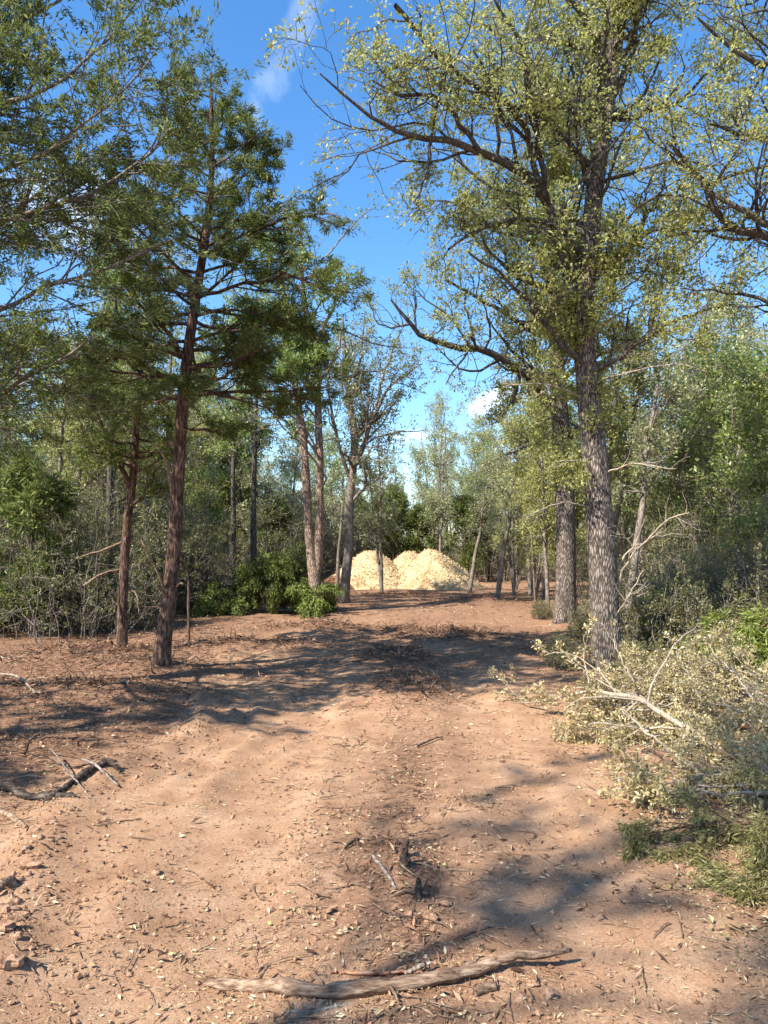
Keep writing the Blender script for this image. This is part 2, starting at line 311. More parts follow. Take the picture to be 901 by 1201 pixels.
def spawn(P, R, cnt, rng, t=(0.25, 1.0), ang=(30, 70), frac=(0.35, 0.6), n=6, wig=0.25, trop=(0, 0, 0.1), rf=0.6, taper=0.25, rmax=9, lmin=0.05, labs=None, flat=0.0):
    """children of a set of branches -> (points, radii)"""
    Nn, k, _ = P.shape
    idx = np.repeat(np.arange(Nn), cnt); m = len(idx)
    tt = rng.uniform(t[0], t[1], m); f = tt*(k-1); i = np.clip(f.astype(int), 0, k-2); fr = (f-i)[:, None]
    p0 = P[idx, i]*(1-fr)+P[idx, i+1]*fr; r0 = R[idx, i]*(1-fr[:, 0])+R[idx, i+1]*fr[:, 0]
    tg = nrm(P[idx, i+1]-P[idx, i])
    pr = rng.normal(size=(m, 3)); pr[:, 2] *= (1-flat); pr = nrm(pr-tg*(pr*tg).sum(-1, keepdims=True))
    a = np.radians(rng.uniform(ang[0], ang[1], m))[:, None]
    d = np.cos(a)*tg+np.sin(a)*pr; d[:, 2] *= (1-flat*0.6); d = nrm(d)
    if labs is not None: L = rng.uniform(labs[0], labs[1], m)
    else:
        pl = np.linalg.norm(np.diff(P, axis=1), axis=-1).sum(1)[idx]; L = pl*rng.uniform(frac[0], frac[1], m)*(1.15-0.65*tt)
    L = np.maximum(L, lmin)
    out = np.zeros((m, n, 3)); out[:, 0] = p0; cur = d; tr = np.asarray(trop)
    for s in range(1, n):
        cur = nrm(cur+rng.normal(size=(m, 3))*wig+tr); out[:, s] = out[:, s-1]+cur*(L/(n-1))[:, None]
    rs = np.minimum(r0*rf, rmax)
    return out, rs[:, None]*np.linspace(1, taper, n)[None, :]
def at_points(P, rng, per, t=(0.2, 1.0)):
    Nn, k, _ = P.shape; idx = np.repeat(np.arange(Nn), per); m = len(idx)
    f = rng.uniform(t[0], t[1], m)*(k-1); i = np.clip(f.astype(int), 0, k-2); fr = (f-i)[:, None]
    return P[idx, i]*(1-fr)+P[idx, i+1]*fr, nrm(P[idx, i+1]-P[idx, i])
def leaves(geo, c, d, rng, length, width, up=0.5, fold=0.25, spread=0.9):
    """folded rhombic blades from points c, pointing along d with scatter"""
    m = len(c); d = nrm(d+rng.normal(size=(m, 3))*spread)
    nn = rng.normal(size=(m, 3)); nn[:, 2] += up*2; nn = nrm(nn-d*(nn*d).sum(-1, keepdims=True)); s = np.cross(d, nn)
    L = (length*rng.uniform(0.35, 1.5, m))[:, None]; W = (width*rng.uniform(0.7, 1.2, m))[:, None]
    v0 = c; v1 = c+d*L*0.55+s*W*0.5+nn*W*fold; v2 = c+d*L; v3 = c+d*L*0.55-s*W*0.5+nn*W*fold
    V = np.stack([v0, v1, v2, v3], 1).reshape(-1, 3); b = np.arange(m)[:, None]*4
    geo.add(V, np.concatenate([b+np.array([[0, 1, 2]]), b+np.array([[0, 2, 3]])], 0))
def tufts(geo, P, rng, per, nl, length, width, r=0.04, t=(0.3, 1.0), up=0.6, spread=0.9):
    c, d = at_points(P, rng, per, t)
    c = np.repeat(c, nl, 0)+rng.normal(size=(len(c)*nl, 3))*r; d = np.repeat(d, nl, 0)
    leaves(geo, c, d, rng, length, width, up, 0.22, spread)
def sprays(geo, P, rng, per, nl, length, width, r=0.03, t=(0.2, 1.0), spread=0.45, droop=0.0):
    """feathery cedar sprays: bunches of thin blades fanning along the twig"""
    c, d = at_points(P, rng, per, t)
    d = nrm(d+rng.normal(size=d.shape)*0.45+np.array([0, 0, -droop]))
    c2 = np.repeat(c, nl, 0)+np.repeat(d, nl, 0)*rng.uniform(-0.2, 0.9, len(c)*nl)[:, None]*length+rng.normal(size=(len(c)*nl, 3))*r
    leaves(geo, c2, np.repeat(d, nl, 0), rng, length, width, 0.3, 0.15, spread)
def bark_lobes(n, sides, rng, amp, freq=9, vert=0.16, L=1.0):
    """ridged bark relief for a trunk tube"""
    a = np.arange(sides)*2*PI/sides; z = np.linspace(0, L, n)[:, None]
    u = np.cos(a)[None, :]; v = np.sin(a)[None, :]
    s = rng.integers(0, 50)
    f = fbm(u*freq*0.5+v*freq*0.37+z*vert*9, v*freq*0.5-u*0.4*freq+z*vert*7.0, 3, s)
    ridge = np.abs(fbm(a[None, :]*freq/1.2+0*z+0.5*vnoise(a[None, :]*2+0*z, z*4, s), z*6.0+0*u, 2, s+5))
    k = sides//8
    wgt = np.clip(np.minimum(np.arange(sides), sides-1-np.arange(sides))/max(k, 1), 0, 1)[None, :]      # seam blend
    root = 0.32*np.exp(-z/0.16)*(np.cos(4*a[None, :]+s)*0.6+np.cos(7*a[None, :]+2*s)*0.4)
    return (1+amp*(f*1.2+(0.5-2.2*ridge*wgt)*0.5)+root)[None]

# ------------------------------------------------------------------ ground
def build_ground():
    def axis(lo, hi, fine, a, b):
        mid = np.arange(a, b, fine); up = [b]; st = fine
        while up[-1] < hi: st *= 1.12; up.append(up[-1]+st)
        dn = [a]; st = fine
        while dn[-1] > lo: st *= 1.12; dn.append(dn[-1]-st)
        return np.concatenate([dn[::-1][:-1], mid, up])
    ys = axis(-500, 900, 0.05, 2.0, 8.5); xs = axis(-600, 600, 0.05, -3.4, 3.4)
    X, Y = np.meshgrid(xs, ys); Z = h(X, Y); V = np.stack([X, Y, Z], -1)
    r, c = X.shape; i = np.arange(r*c).reshape(r, c)
    Q = np.stack([i[:-1, :-1], i[:-1, 1:], i[1:, 1:], i[1:, :-1]], -1).reshape(-1, 4)
    g = Geo(); g.add(V, None, Q); o = g.build('ground', M['soil'])
    at = o.data.attributes.new('litter', 'FLOAT', 'POINT'); at.data.foreach_set('value', litter(X, Y).astype(np.float32).ravel())
    tag(o, 'sandy reddish soil track and clearing floor', None, None, 'structure')
build_ground()

# ------------------------------------------------------------------ trees
def arr(branches, n):
    A = np.stack([spline(b, n) for b in branches]); return A[:, :, :3], A[:, :, 3]
def jitter(P, rng, amp):
    k = P.shape[1]; e = rng.normal(size=P.shape)*amp; e[:, 0] = 0
    e = np.cumsum(e, axis=1)*0.5+e*0.5; return P+e
def px_path(pts):
    """[(px, py, distance, radius in px)] -> [(x,y,z,r)]"""
    return [(*P3(a, b, d), r*d/FPX) for a, b, d, r in pts]

def big_oak(name, label, group, trunk, limbs, seed, auto=14, tz=(0.35, 0.95), leafn=(3, 5), lsize=(0.058, 0.034), auto_len=(1.6, 3.4), b2=9, b3=6, tw=2, rel=0.05, sides=40, keep=None, dead=(), epi=None, mat='oak_bark', leafm='oak_leaf', sub=0.5, root_flare=1.18, group_l=None, b2f=(0.3, 0.55), kl=0.0):
    rng = np.random.default_rng(seed)
    base = trunk[0]; zb = hz(base[0], base[1]); root = empty(name, (base[0], base[1], zb), label, 'tree', group)
    n = 90 if sides > 20 else 40
    tr = spline(trunk, n); L = trunk[-1][2]-trunk[0][2]
    tr[0, 2] = zb-0.12
    s = np.linspace(0, 1, n); tr[:, 3] *= 1+(root_flare-1)*np.exp(-s*L/0.22)
    g = Geo(); tubes(g, tr[None, :, :3], tr[None, :, 3], sides, True, bark_lobes(n, sides, rng, rel, vert=0.16, L=L) if rel else None)
    g.build('trunk', M[mat], root)
    TP, TR = tr[None, :, :3], tr[None, :, 3]
    LP, LR = [], []
    if limbs:
        a, b = arr(limbs, 16); a = jitter(a, rng, 0.02); LP.append(a); LR.append(b)
    if auto:
        a, b = spawn(TP, TR, auto, rng, tz, (40, 80), n=16, wig=0.2, trop=(0, 0, 0.05), rf=0.42, taper=0.22, labs=auto_len, rmax=0.06); LP.append(a); LR.append(b)
    if epi:
        a, b = spawn(TP, TR, epi[0], rng, epi[1], (50, 85), n=16, wig=0.22, trop=(0, 0, 0.03), rf=0.12, taper=0.3, labs=epi[2], rmax=0.016); LP.append(a); LR.append(b)
    LP = np.concatenate(LP); LR = np.concatenate(LR)
    if keep is not None:
        k = keep(LP[:, -1]); k[:len(limbs)] = True; LP, LR = LP[k], LR[k]
    for a, b in zip(LP, LR):
        g = Geo(); tubes(g, a[None], b[None], 9); g.build('limb', M['limb_bark'] if mat == 'oak_bark' else M[mat], root)
    tips = np.concatenate([TP[:, n//2:][:, ::max(1, (n-n//2)//16)][:, :16], LP]); tipr = np.concatenate([TR[:, n//2:][:, ::max(1, (n-n//2)//16)][:, :16], LR])
    tl = np.linalg.norm(np.diff(tips, axis=1), axis=-1).sum(1); cn = np.maximum(3, np.round(b2*np.clip(tl/1.9, 0.4, 1.5))).astype(int)
    B2, R2 = spawn(tips, tipr, cn, rng, (0.15, 1.0), (30, 75), b2f, 9, 0.28, (0, 0, 0.05), 0.5, 0.3, 0.03)
    if keep is not None: k = keep(B2[:, -1]); B2, R2 = B2[k], R2[k]
    B3, R3 = spawn(B2, R2, b3, rng, (0.15, 1.0), (25, 75), (0.35, 0.65), 6, 0.3, (0, 0, 0.03), 0.6, 0.4, 0.011, 0.15)
    if keep is not None: k = keep(B3[:, -1]); B3, R3 = B3[k], R3[k]
    B4, R4 = spawn(B3, R3, tw, rng, (0.3, 1.0), (25, 70), (0.4, 0.7), 4, 0.3, (0, 0, 0.05), 0.7, 0.5, 0.005, 0.10)
    g = Geo(); tubes(g, B2, R2, 4); tubes(g, B3, np.maximum(R3, 0.003), 3); tubes(g, B4[:, ::3], np.maximum(R4[:, ::3], 0.0022), 3)
    tag(g.build('branches', M['limb_bark'] if mat == 'oak_bark' else M['gray_bark'], root), None, None, None, 'stuff')
    g = Geo()
    allb = np.concatenate([B4, B3[:, 2:]])
    if kl: allb = allb[rng.random(len(allb)) > kl]
    tufts(g, allb, rng, leafn[0], leafn[1], lsize[0], lsize[1], 0.05, (0.25, 1.0))
    tag(g.build('crown', M[leafm], root, smooth=False), None, None, None, 'stuff')
    for db in dead:
        a, b = arr([db], 12); a = jitter(a, rng, 0.012); d2, e2 = spawn(a, b, 7, rng, (0.25, 1), (25, 60), (0.25, 0.5), 6, 0.2, (0, 0, 0.02), 0.6, 0.3)
        d3, e3 = spawn(d2, e2, 3, rng, (0.3, 1), (25, 60), (0.3, 0.5), 4, 0.2, (0, 0, 0), 0.6, 0.4)
        g = Geo(); tubes(g, a, b, 6); tubes(g, d2, np.maximum(e2, 0.002), 4); tubes(g, d3, np.maximum(e3, 0.0016), 3); g.build('dead_branch', M['twig'], root)
    print(name, 'leaves', len(allb)*leafn[0]*leafn[1], 'twigs', len(B2), len(B3), len(B4)); return root

def cedar(name, label, group, trunk, seed, nl=46, limb_mat='cedar_bark', zr=(0.3, 0.98), rmax=1.8, rmin=0.25, sprays_=(5, 12), ssize=(0.10, 0.017), tilt=(55, 85), shape=0.8, dead=0, limbs=(), dens=6, rel=0.05, sides=24, leafm='cedar_leaf', extra_dead=(), flat=0.35, keep=None, droop=0.15, tz3=3):
    rng = np.random.default_rng(seed)
    base = trunk[0]; zb = hz(base[0], base[1]); root = empty(name, (base[0], base[1], zb), label, 'tree', group)
    n = 70; tr = spline(trunk, n); tr[0, 2] = zb-0.1; L = trunk[-1][2]-trunk[0][2]
    s = np.linspace(0, 1, n); tr[:, 3] *= 1+0.4*np.exp(-s*L/0.2)
    g = Geo(); tubes(g, tr[None, :, :3], tr[None, :, 3], sides, True, bark_lobes(n, sides, rng, rel*1.6, 7, 0.08, L)); g.build('trunk', M['cedar_bark'], root)
    t = zr[0]+(zr[1]-zr[0])*(np.arange(nl)+rng.uniform(0, 0.8, nl))/nl
    rel_t = (t-zr[0])/(zr[1]-zr[0])
    ln = (rmin+(rmax-rmin)*np.clip(1-rel_t, 0, 1)**shape)*rng.uniform(0.55, 1.12, nl)
    LPs, LRs = [], []
    for k in range(nl):
        f = t[k]*(n-1); i = min(int(f), n-2); p = tr[i, :3]; r = tr[i, 3]
        az = k*2.39996+rng.normal()*0.3; el = math.radians(rng.uniform(-5, 22)+20*rel_t[k]); d = np.array([math.cos(az)*math.cos(el), math.sin(az)*math.cos(el), math.sin(el)])
        pts = [p]; c = d
        for q in range(11):
            c = nrm(c+rng.normal(size=3)*0.09+np.array([0, 0, 0.035*(q/6-0.6)])); pts.append(pts[-1]+c*ln[k]/11)
        LPs.append(np.array(pts)); LRs.append(np.linspace(min(r*0.42, 0.035), 0.006, 12))
    LP, LR = np.array(LPs), np.array(LRs)
    if limbs:
        a, b = arr(limbs, 12); LP = np.concatenate([LP, jitter(a, rng, 0.02)]); LR = np.concatenate([LR, b])
    if keep is not None: k = keep(LP[:, -1]); LP, LR = LP[k], LR[k]
    for a, b in zip(LP, LR):
        g = Geo(); tubes(g, a[None], b[None], 7); g.build('limb', M[limb_mat], root)
    ll = np.linalg.norm(np.diff(LP, axis=1), axis=-1).sum(1); cn = np.maximum(2, np.round(dens*ll)).astype(int)
    B2, R2 = spawn(LP, LR, cn, rng, (0.22, 1.0), (25, 60), (0.28, 0.5), 7, 0.16, (0, 0, 0.03), 0.55, 0.35, 0.012, 0.15, None, flat)
    B3, R3 = spawn(B2, R2, tz3, rng, (0.2, 1.0), (25, 55), (0.35, 0.6), 5, 0.16, (0, 0, 0.04), 0.6, 0.4, 0.006, 0.1, None, flat)
    if keep is not None: k = keep(B3[:, -1]); B3, R3 = B3[k], R3[k]
    g = Geo(); tubes(g, B2[:, ::2], R2[:, ::2], 3); tubes(g, B3[:, ::2], np.maximum(R3[:, ::2], 0.0025), 3); tag(g.build('branches', M[limb_mat], root), None, None, None, 'stuff')
    g = Geo(); fol = np.concatenate([B3, B2[:, 2:]]); sprays(g, fol, rng, sprays_[0], sprays_[1], ssize[0], ssize[1], 0.022, (0.25, 1.0), 0.33, droop)
    tag(g.build('crown', M[leafm], root, smooth=False), None, None, None, 'stuff')
    if dead:
        a, b = spawn(tr[None, :, :3], tr[None, :, 3], dead, rng, (0.08, zr[0]+0.12), (60, 95), n=8, wig=0.12, trop=(0, 0, -0.01), rf=0.16, taper=0.3, labs=(0.25, 0.9), rmax=0.012)
        d2, e2 = spawn(a, b, 4, rng, (0.3, 1), (30, 60), (0.3, 0.6), 5, 0.2, (0, 0, 0), 0.6, 0.4)
        for q in range(dead):
            g = Geo(); tubes(g, a[q:q+1], b[q:q+1], 5); tubes(g, d2[q*4:q*4+4], np.maximum(e2[q*4:q*4+4], 0.0018), 3); g.build('dead_branch', M['cedar_bark'], root)
    for db in extra_dead:
        a, b = arr([db], 8); g = Geo(); tubes(g, jitter(a, rng, 0.01), b, 6, True); g.build('dead_branch', M['dry_wood'], root)
    print(name, 'blades', len(fol)*sprays_[0]*sprays_[1]); return root

# right oak: tall straight trunk, its limbs arching over the track
D1 = 9.6
oak1 = px_path([(712, 785, D1, 17), (706, 650, D1, 15.5), (698, 540, D1, 14), (689, 450, D1, 12.5), (684, 370, D1, 11.5), (691, 300, D1, 10.5), (697, 230, D1, 10), (711, 130, D1, 9), (724, 40, D1, 7.5), (735, -70, D1, 6), (745, -180, D1, 4)])
L1 = [px_path(q) for q in [
    [(684, 405, D1, 6.00), (670, 350, 9.6, 5.62), (655, 285, 9.5, 5.25), (640, 238, 9.3, 4.88), (605, 203, 9, 4.50), (560, 178, 8.7, 4.12), (505, 160, 8.4, 3.45), (452, 146, 8.2, 2.55), (410, 112, 8.0, 1.65), (372, 82, 7.9, 0.90)],
    [(578, 187, 8.8, 3.00), (545, 150, 8.5, 2.70), (510, 112, 8.3, 2.40), (466, 108, 8.2, 1.65), (440, 95, 8.1, 0.90)],
    [(712, 100, D1, 5.25), (700, 55, 9.4, 4.50), (680, 20, 9.2, 3.75), (640, -20, 8.9, 3.00), (600, -60, 8.6, 1.50)],
    [(716, 120, D1, 3.75), (740, 60, 9.6, 3.38), (752, 0, 9.6, 3.00), (762, -60, 9.6, 2.25)],
    [(690, 310, D1, 3.75), (650, 262, 9.2, 3.00), (600, 255, 9, 2.62), (560, 262, 8.8, 2.10), (530, 285, 8.6, 1.50)],
    [(687, 330, D1, 3.00), (730, 300, 9.3, 2.40), (760, 280, 9.1, 1.88), (800, 268, 9, 1.12)],
    [(700, 210, D1, 3.75), (660, 160, 9.2, 3.00), (630, 140, 9, 2.40), (590, 120, 8.8, 1.65), (560, 60, 8.6, 1.05)],
    [(686, 430, D1, 3.75), (650, 400, 9.2, 3.00), (610, 350, 9, 2.40), (580, 320, 8.8, 1.80), (545, 300, 8.6, 1.20)],
    [(690, 440, D1, 3.75), (740, 410, 9.4, 3.00), (790, 380, 9.2, 2.25), (840, 365, 9.1, 1.50)],
    [(640, 238, 9.3, 3.75), (632, 170, 9.1, 3.15), (618, 100, 9, 2.55), (600, 40, 8.8, 1.95), (560, -20, 8.6, 1.20)],
    [(505, 160, 8.4, 2.25), (500, 185, 8.35, 1.95), (490, 215, 8.3, 1.50), (478, 245, 8.25, 0.90)],
    [(470, 8, 7.6, 2.70), (485, 30, 7.8, 2.70), (510, 60, 8.0, 2.85), (560, 100, 8.4, 3.00), (610, 140, 8.8, 3.30), (640, 238, 9.3, 3.75)][::-1],
]]
dead1 = [px_path(q) for q in [
    [(722, 690, D1, 1.61), (740, 655, 9.4, 1.36), (765, 630, 9.2, 1.24), (790, 606, 9.0, 0.99), (812, 600, 8.9, 0.62)],
    [(724, 665, D1, 1.24), (745, 642, 9.6, 0.99), (775, 628, 9.7, 0.74), (800, 625, 9.8, 0.50)],
    [(716, 730, D1, 1.24), (735, 700, 9.3, 0.99), (755, 668, 9.2, 0.62)],
    [(700, 560, D1, 1.24), (680, 540, 9.3, 0.93), (650, 545, 9.1, 0.62)],
    [(703, 560, D1, 1.24), (740, 545, 9.3, 0.93), (790, 550, 9.1, 0.62)],
    [(690, 470, D1, 1.24), (640, 450, 9.3, 0.93), (590, 455, 9.1, 0.62)],
    [(690, 452, D1, 1.36), (730, 440, 9.3, 1.12), (790, 430, 9.1, 0.74), (830, 440, 9, 0.50)],
    [(700, 600, D1, 1.24), (668, 590, 9.3, 0.93), (628, 600, 9.0, 0.62)],
    [(688, 395, D1, 1.24), (740, 360, 9.3, 0.99), (800, 345, 9.1, 0.62)]]]
big_oak('oak_tree', 'tall oak with thick grey ridged trunk beside the cut brush, limbs arching over the track', None, oak1, L1, 3, auto=18, tz=(0.42, 0.95), b2=9, b3=7, tw=2, leafn=(3, 4), lsize=(0.050, 0.030), kl=0.28, dead=dead1, epi=(22, (0.24, 0.55), (0.5, 1.7)), sides=56, rel=0.10, auto_len=(1.0, 2.4))

# second oak, close behind
D2 = 15.5
oak2 = px_path([(663, 732, D2, 12.5), (664, 640, D2, 11), (662, 560, D2, 10.5), (656, 480, D2, 9.5), (653, 420, D2, 8.5), (648, 350, D2, 7), (642, 270, D2, 5.5), (650, 180, D2, 4), (655, 100, D2, 2)])
L2 = [px_path(q) for q in [
    [(655, 485, D2, 5), (633, 458, 15.2, 4.5), (612, 438, 15, 4.5), (572, 412, 14.6, 4.2), (525, 405, 14.3, 3.6), (495, 392, 14.2, 3), (480, 372, 14.1, 2.2), (462, 350, 14, 1.2)],
    [(612, 438, 15, 3.5), (600, 470, 14.9, 2.5), (580, 500, 14.8, 1.5)],
    [(652, 400, D2, 4), (610, 380, 15, 3), (560, 350, 14.6, 2), (520, 330, 14.4, 1.2)],
    [(655, 450, D2, 4), (690, 420, 15, 3), (740, 400, 14.8, 2), (770, 390, 14.6, 1.2)],
    [(660, 520, D2, 4), (700, 480, 15.4, 3), (750, 470, 15.3, 2)],
    [(662, 540, D2, 3), (630, 520, 15, 2.2), (590, 530, 14.8, 1.5)]]]
big_oak('oak_tree', 'dark-edged oak standing just behind the tall ridged oak', None, oak2, L2, 8, auto=18, tz=(0.35, 0.95), b2=8, b3=6, tw=2, leafn=(3, 3), lsize=(0.062, 0.038), auto_len=(1.3, 3.0), epi=(4, (0.3, 0.5), (0.6, 1.4)), sides=40, rel=0.08)

# oak off to the right whose limb reaches in
D3 = 8.6
oak3 = [(6.2, 8.2, -0.1, 0.2), (6.1, 8.2, 2.5, 0.17), (5.9, 8.4, 5, 0.15), (6.0, 8.5, 7.5, 0.11), (6.0, 8.6, 10, 0.05)]
L3 = [[(5.95, 8.4, 4.4, 0.08)]+px_path(q) for q in [
    [(905, 276, D3, 5.25), (868, 270, 8.5, 4.50), (838, 248, 8.4, 3.75), (828, 212, 8.3, 3.45), (800, 185, 8.2, 2.70), (785, 165, 8.1, 1.50)],
    [(930, 160, D3, 3.75), (890, 165, 8.5, 3.00), (850, 150, 8.4, 2.25), (825, 140, 8.3, 1.20)],
    [(930, 60, D3, 3.75), (890, 75, 8.5, 3.00), (850, 50, 8.4, 2.25), (820, 20, 8.2, 1.20)],
    [(940, 380, D3, 3.00), (890, 350, 8.6, 2.25), (850, 345, 8.6, 1.50), (800, 340, 8.6, 0.75)],
    [(830, 212, 8.3, 2.25), (868, 190, 8.3, 1.95), (905, 180, 8.3, 1.50)],
    [(950, 0, D3, 3.75), (900, -20, 8.5, 3.00), (840, -30, 8.4, 1.50)]]]
big_oak('oak_tree', 'oak rooted beyond the right edge with dark crooked limbs reaching into the sky', None, oak3, L3, 21, auto=10, tz=(0.5, 0.95), b2=8, b3=6, tw=2, leafn=(3, 4), lsize=(0.05, 0.03), kl=0.2, sides=20, rel=0.05, auto_len=(1.5, 2.6))

# near cedar on the left
DC = 9.3
ced1 = px_path([(188, 790, DC, 9.5), (194, 735, DC, 8.8), (203, 660, DC, 8), (209, 560, DC, 7.2), (214, 480, DC, 6.6), (221, 410, DC, 6), (233, 330, DC, 5), (244, 260, DC, 4), (249, 180, DC, 2.8), (248, 130, DC, 2.2), (247, 85, DC, 1)])
CL = [px_path(q) for q in [
    [(219, 425, DC, 3.00), (190, 385, 9.1, 2.40), (150, 355, 8.9, 1.80), (110, 330, 8.8, 1.20)],
    [(216, 455, DC, 3.00), (180, 432, 9.0, 2.40), (130, 415, 8.8, 1.80), (80, 420, 8.7, 1.20)],
    [(217, 440, DC, 2.40), (260, 445, 9, 2.04), (290, 430, 8.9, 1.68), (330, 440, 8.7, 0.96)],
    [(229, 350, DC, 2.40), (270, 335, 9, 2.04), (330, 320, 8.8, 1.68), (400, 335, 8.6, 0.96)],
    [(238, 300, DC, 2.40), (290, 275, 9.1, 1.92), (350, 255, 8.9, 1.44), (402, 262, 8.7, 0.84)],
    [(226, 375, DC, 2.40), (265, 385, 9.3, 1.92), (310, 372, 9.3, 1.44), (360, 385, 9.3, 0.84)],
    [(240, 285, DC, 2.16), (200, 255, 9.1, 1.80), (160, 235, 9, 1.20), (120, 240, 8.9, 0.72)],
    [(246, 220, DC, 1.80), (290, 195, 9.2, 1.44), (330, 170, 9.1, 0.84)],
    [(214, 500, DC, 1.80), (245, 505, 9.2, 1.44), (275, 500, 9.1, 0.96)]]]
cdead = [px_path(q) for q in [[(205, 600, DC, 2), (195, 540, 9.2, 1.5), (182, 520, 9.2, 1)], [(196, 700, DC, 1.6), (184, 665, 9.1, 1.4), (168, 635, 9.0, 1)], [(205, 690, DC, 1.6), (215, 684, 9.1, 1.2)], [(207, 523, DC, 2.6), (192, 519, 9.1, 2.2)]]]
cedar('cedar_tree', 'dark cedar with a leaning reddish trunk, nearest tree on the left of the clearing', None, ced1, 5, nl=54, zr=(0.46, 0.99), rmax=1.75, rmin=0.22, sprays_=(4, 15), ssize=(0.052, 0.0125), flat=0.6, limbs=CL, dead=14, dens=8.5, extra_dead=cdead, shape=0.75)
# slender second cedar
DD = 10.9
ced2 = px_path([(143, 768, DD, 6), (144, 700, DD, 5.5), (149, 620, DD, 5), (156, 560, DD, 4.4), (160, 500, DD, 3.6), (165, 440, DD, 2.6), (166, 380, DD, 1.4)])
CL2 = [px_path(q) for q in [[(154, 575, DD, 3.4), (146, 545, 10.8, 3), (128, 515, 10.7, 2.4), (118, 480, 10.6, 1.4)], [(152, 595, DD, 2), (170, 580, 10.8, 1.6), (186, 545, 10.7, 1)]]]
cd2 = [px_path(q) for q in [[(141, 668, DD, 1.6), (120, 672, 10.7, 1.4), (98, 686, 10.5, 1.4)], [(148, 634, DD, 1.6), (120, 645, 10.8, 1.2), (90, 655, 10.7, .8)], [(146, 690, DD, 1), (158, 695, 10.9, .9), (163, 720, 10.9, .8)]]]
cedar('cedar_tree', 'slender thin-topped cedar left of the leaning dark cedar', None, ced2, 15, nl=34, zr=(0.55, 0.99), rmax=1.0, rmin=0.2, sprays_=(3, 10), ssize=(0.065, 0.016), limbs=CL2, dead=10, dens=8, extra_dead=cd2, shape=0.6)
# big cedar rooted beyond the left edge
ced3 = [(-5.2, 6.8, -0.1, 0.17), (-5.15, 6.8, 2, 0.15), (-5.05, 6.8, 4, 0.13), (-4.95, 6.9, 6, 0.09), (-4.9, 6.9, 8.5, 0.03)]
CL3 = [[(-5.1, 6.8, z0, 0.03)]+px_path(q) for z0, q in [
    (4.0, [(-40, 262, 6.7, 3.30), (30, 245, 6.6, 2.75), (120, 215, 6.5, 2.20), (190, 160, 6.4, 1.43), (235, 90, 6.3, 0.66)]),
    (3.4, [(-30, 380, 6.7, 2.75), (40, 350, 6.6, 2.48), (130, 320, 6.5, 1.87), (200, 290, 6.4, 0.88)]),
    (4.8, [(-20, 130, 6.7, 2.75), (50, 110, 6.6, 2.20), (110, 60, 6.5, 1.65), (160, 0, 6.4, 0.88)]),
    (3.0, [(-30, 480, 6.7, 2.75), (30, 440, 6.5, 2.20), (80, 420, 6.4, 1.43), (110, 400, 6.3, 0.77)]),
    (5.3, [(-10, 40, 6.8, 2.20), (60, 10, 6.7, 1.65), (120, -50, 6.6, 1.10)]),
    (4.2, [(0, 200, 6.2, 2.20), (70, 170, 6.0, 1.65), (150, 100, 5.8, 1.10), (200, 40, 5.7, 0.55)])]]
cedar('cedar_tree', 'grey-limbed cedar beyond the left edge, its boughs filling the top left', None, ced3, 25, nl=60, zr=(0.34, 0.98), rmax=2.9, rmin=0.6, sprays_=(4, 13), ssize=(0.05, 0.0145), flat=0.5, limbs=CL3, dens=8.5, tz3=4, keep=lambda p: ((p[:, 0] > -4.75) | (np.arange(len(p)) % 7 == 0)) & (p[:, 0] < -1.45-0.08*np.clip(6-p[:, 2], 0, 9)), shape=0.55, sides=16, limb_mat='grey_limb')

# trees standing just outside the view whose shade falls on the clearing
ct = [(-6.9, 3.0, -0.1, 0.15), (-6.9, 3.0, 2, 0.12), (-6.8, 3.1, 4.5, 0.08), (-6.8, 3.1, 7.0, 0.03)]
cedar('cedar_tree', 'cedar standing outside the view on the left, shading the clearing', None, ct, 35, nl=32, zr=(0.22, 0.98), rmax=2.2, rmin=0.4, sprays_=(2, 7), ssize=(0.13, 0.035), dens=4.5, shape=0.6, sides=12)
ot = [(-7.15, -2.85, -0.1, 0.2), (-7.15, -2.85, 4, 0.12), (-7.05, -2.75, 8, 0.065), (-6.95, -2.65, 11, 0.03), (-6.85, -2.65, 14.5, 0.012)]
big_oak('oak_tree', 'oak standing outside the view behind on the left, its shade falling across the track', None, ot, [], 31, auto=15, tz=(0.70, 0.98), b2=5, b3=3, tw=1, leafn=(2, 3), lsize=(0.12, 0.08), sides=14, rel=0.0, auto_len=(0.9, 1.9))

# pair of straight trunks on one stump, and the curved tree beside it
DP = 17.6
pair = px_path([(371, 719, DP, 8.40), (369, 680, DP, 7.14), (364, 640, DP, 5.46), (360, 580, DP, 5.04), (355, 510, DP, 4.62), (346, 450, DP, 3.86), (338, 390, DP, 3.02), (330, 320, DP, 2.02), (325, 270, DP, 1.18)])
LPair = [px_path(q) for q in [
    [(369, 685, DP, 5.88), (375, 650, 17.6, 5.54), (377, 590, 17.6, 5.04), (376, 520, 17.6, 4.54), (373, 450, 17.6, 4.03), (362, 400, 17.5, 3.36), (355, 340, 17.4, 2.52), (352, 290, 17.4, 1.68), (350, 250, 17.3, 0.84)],
    [(350, 480, DP, 2.18), (330, 470, 17.4, 1.68), (312, 480, 17.2, 1.01)],
    [(366, 410, 17.5, 2.52), (385, 370, 17.4, 1.85), (400, 320, 17.3, 1.01)],
    [(345, 445, DP, 2.52), (320, 410, 17.5, 1.85), (295, 395, 17.4, 1.01)],
    [(373, 450, DP, 2.52), (395, 420, 17.5, 1.68), (405, 390, 17.4, 1.01)]]]
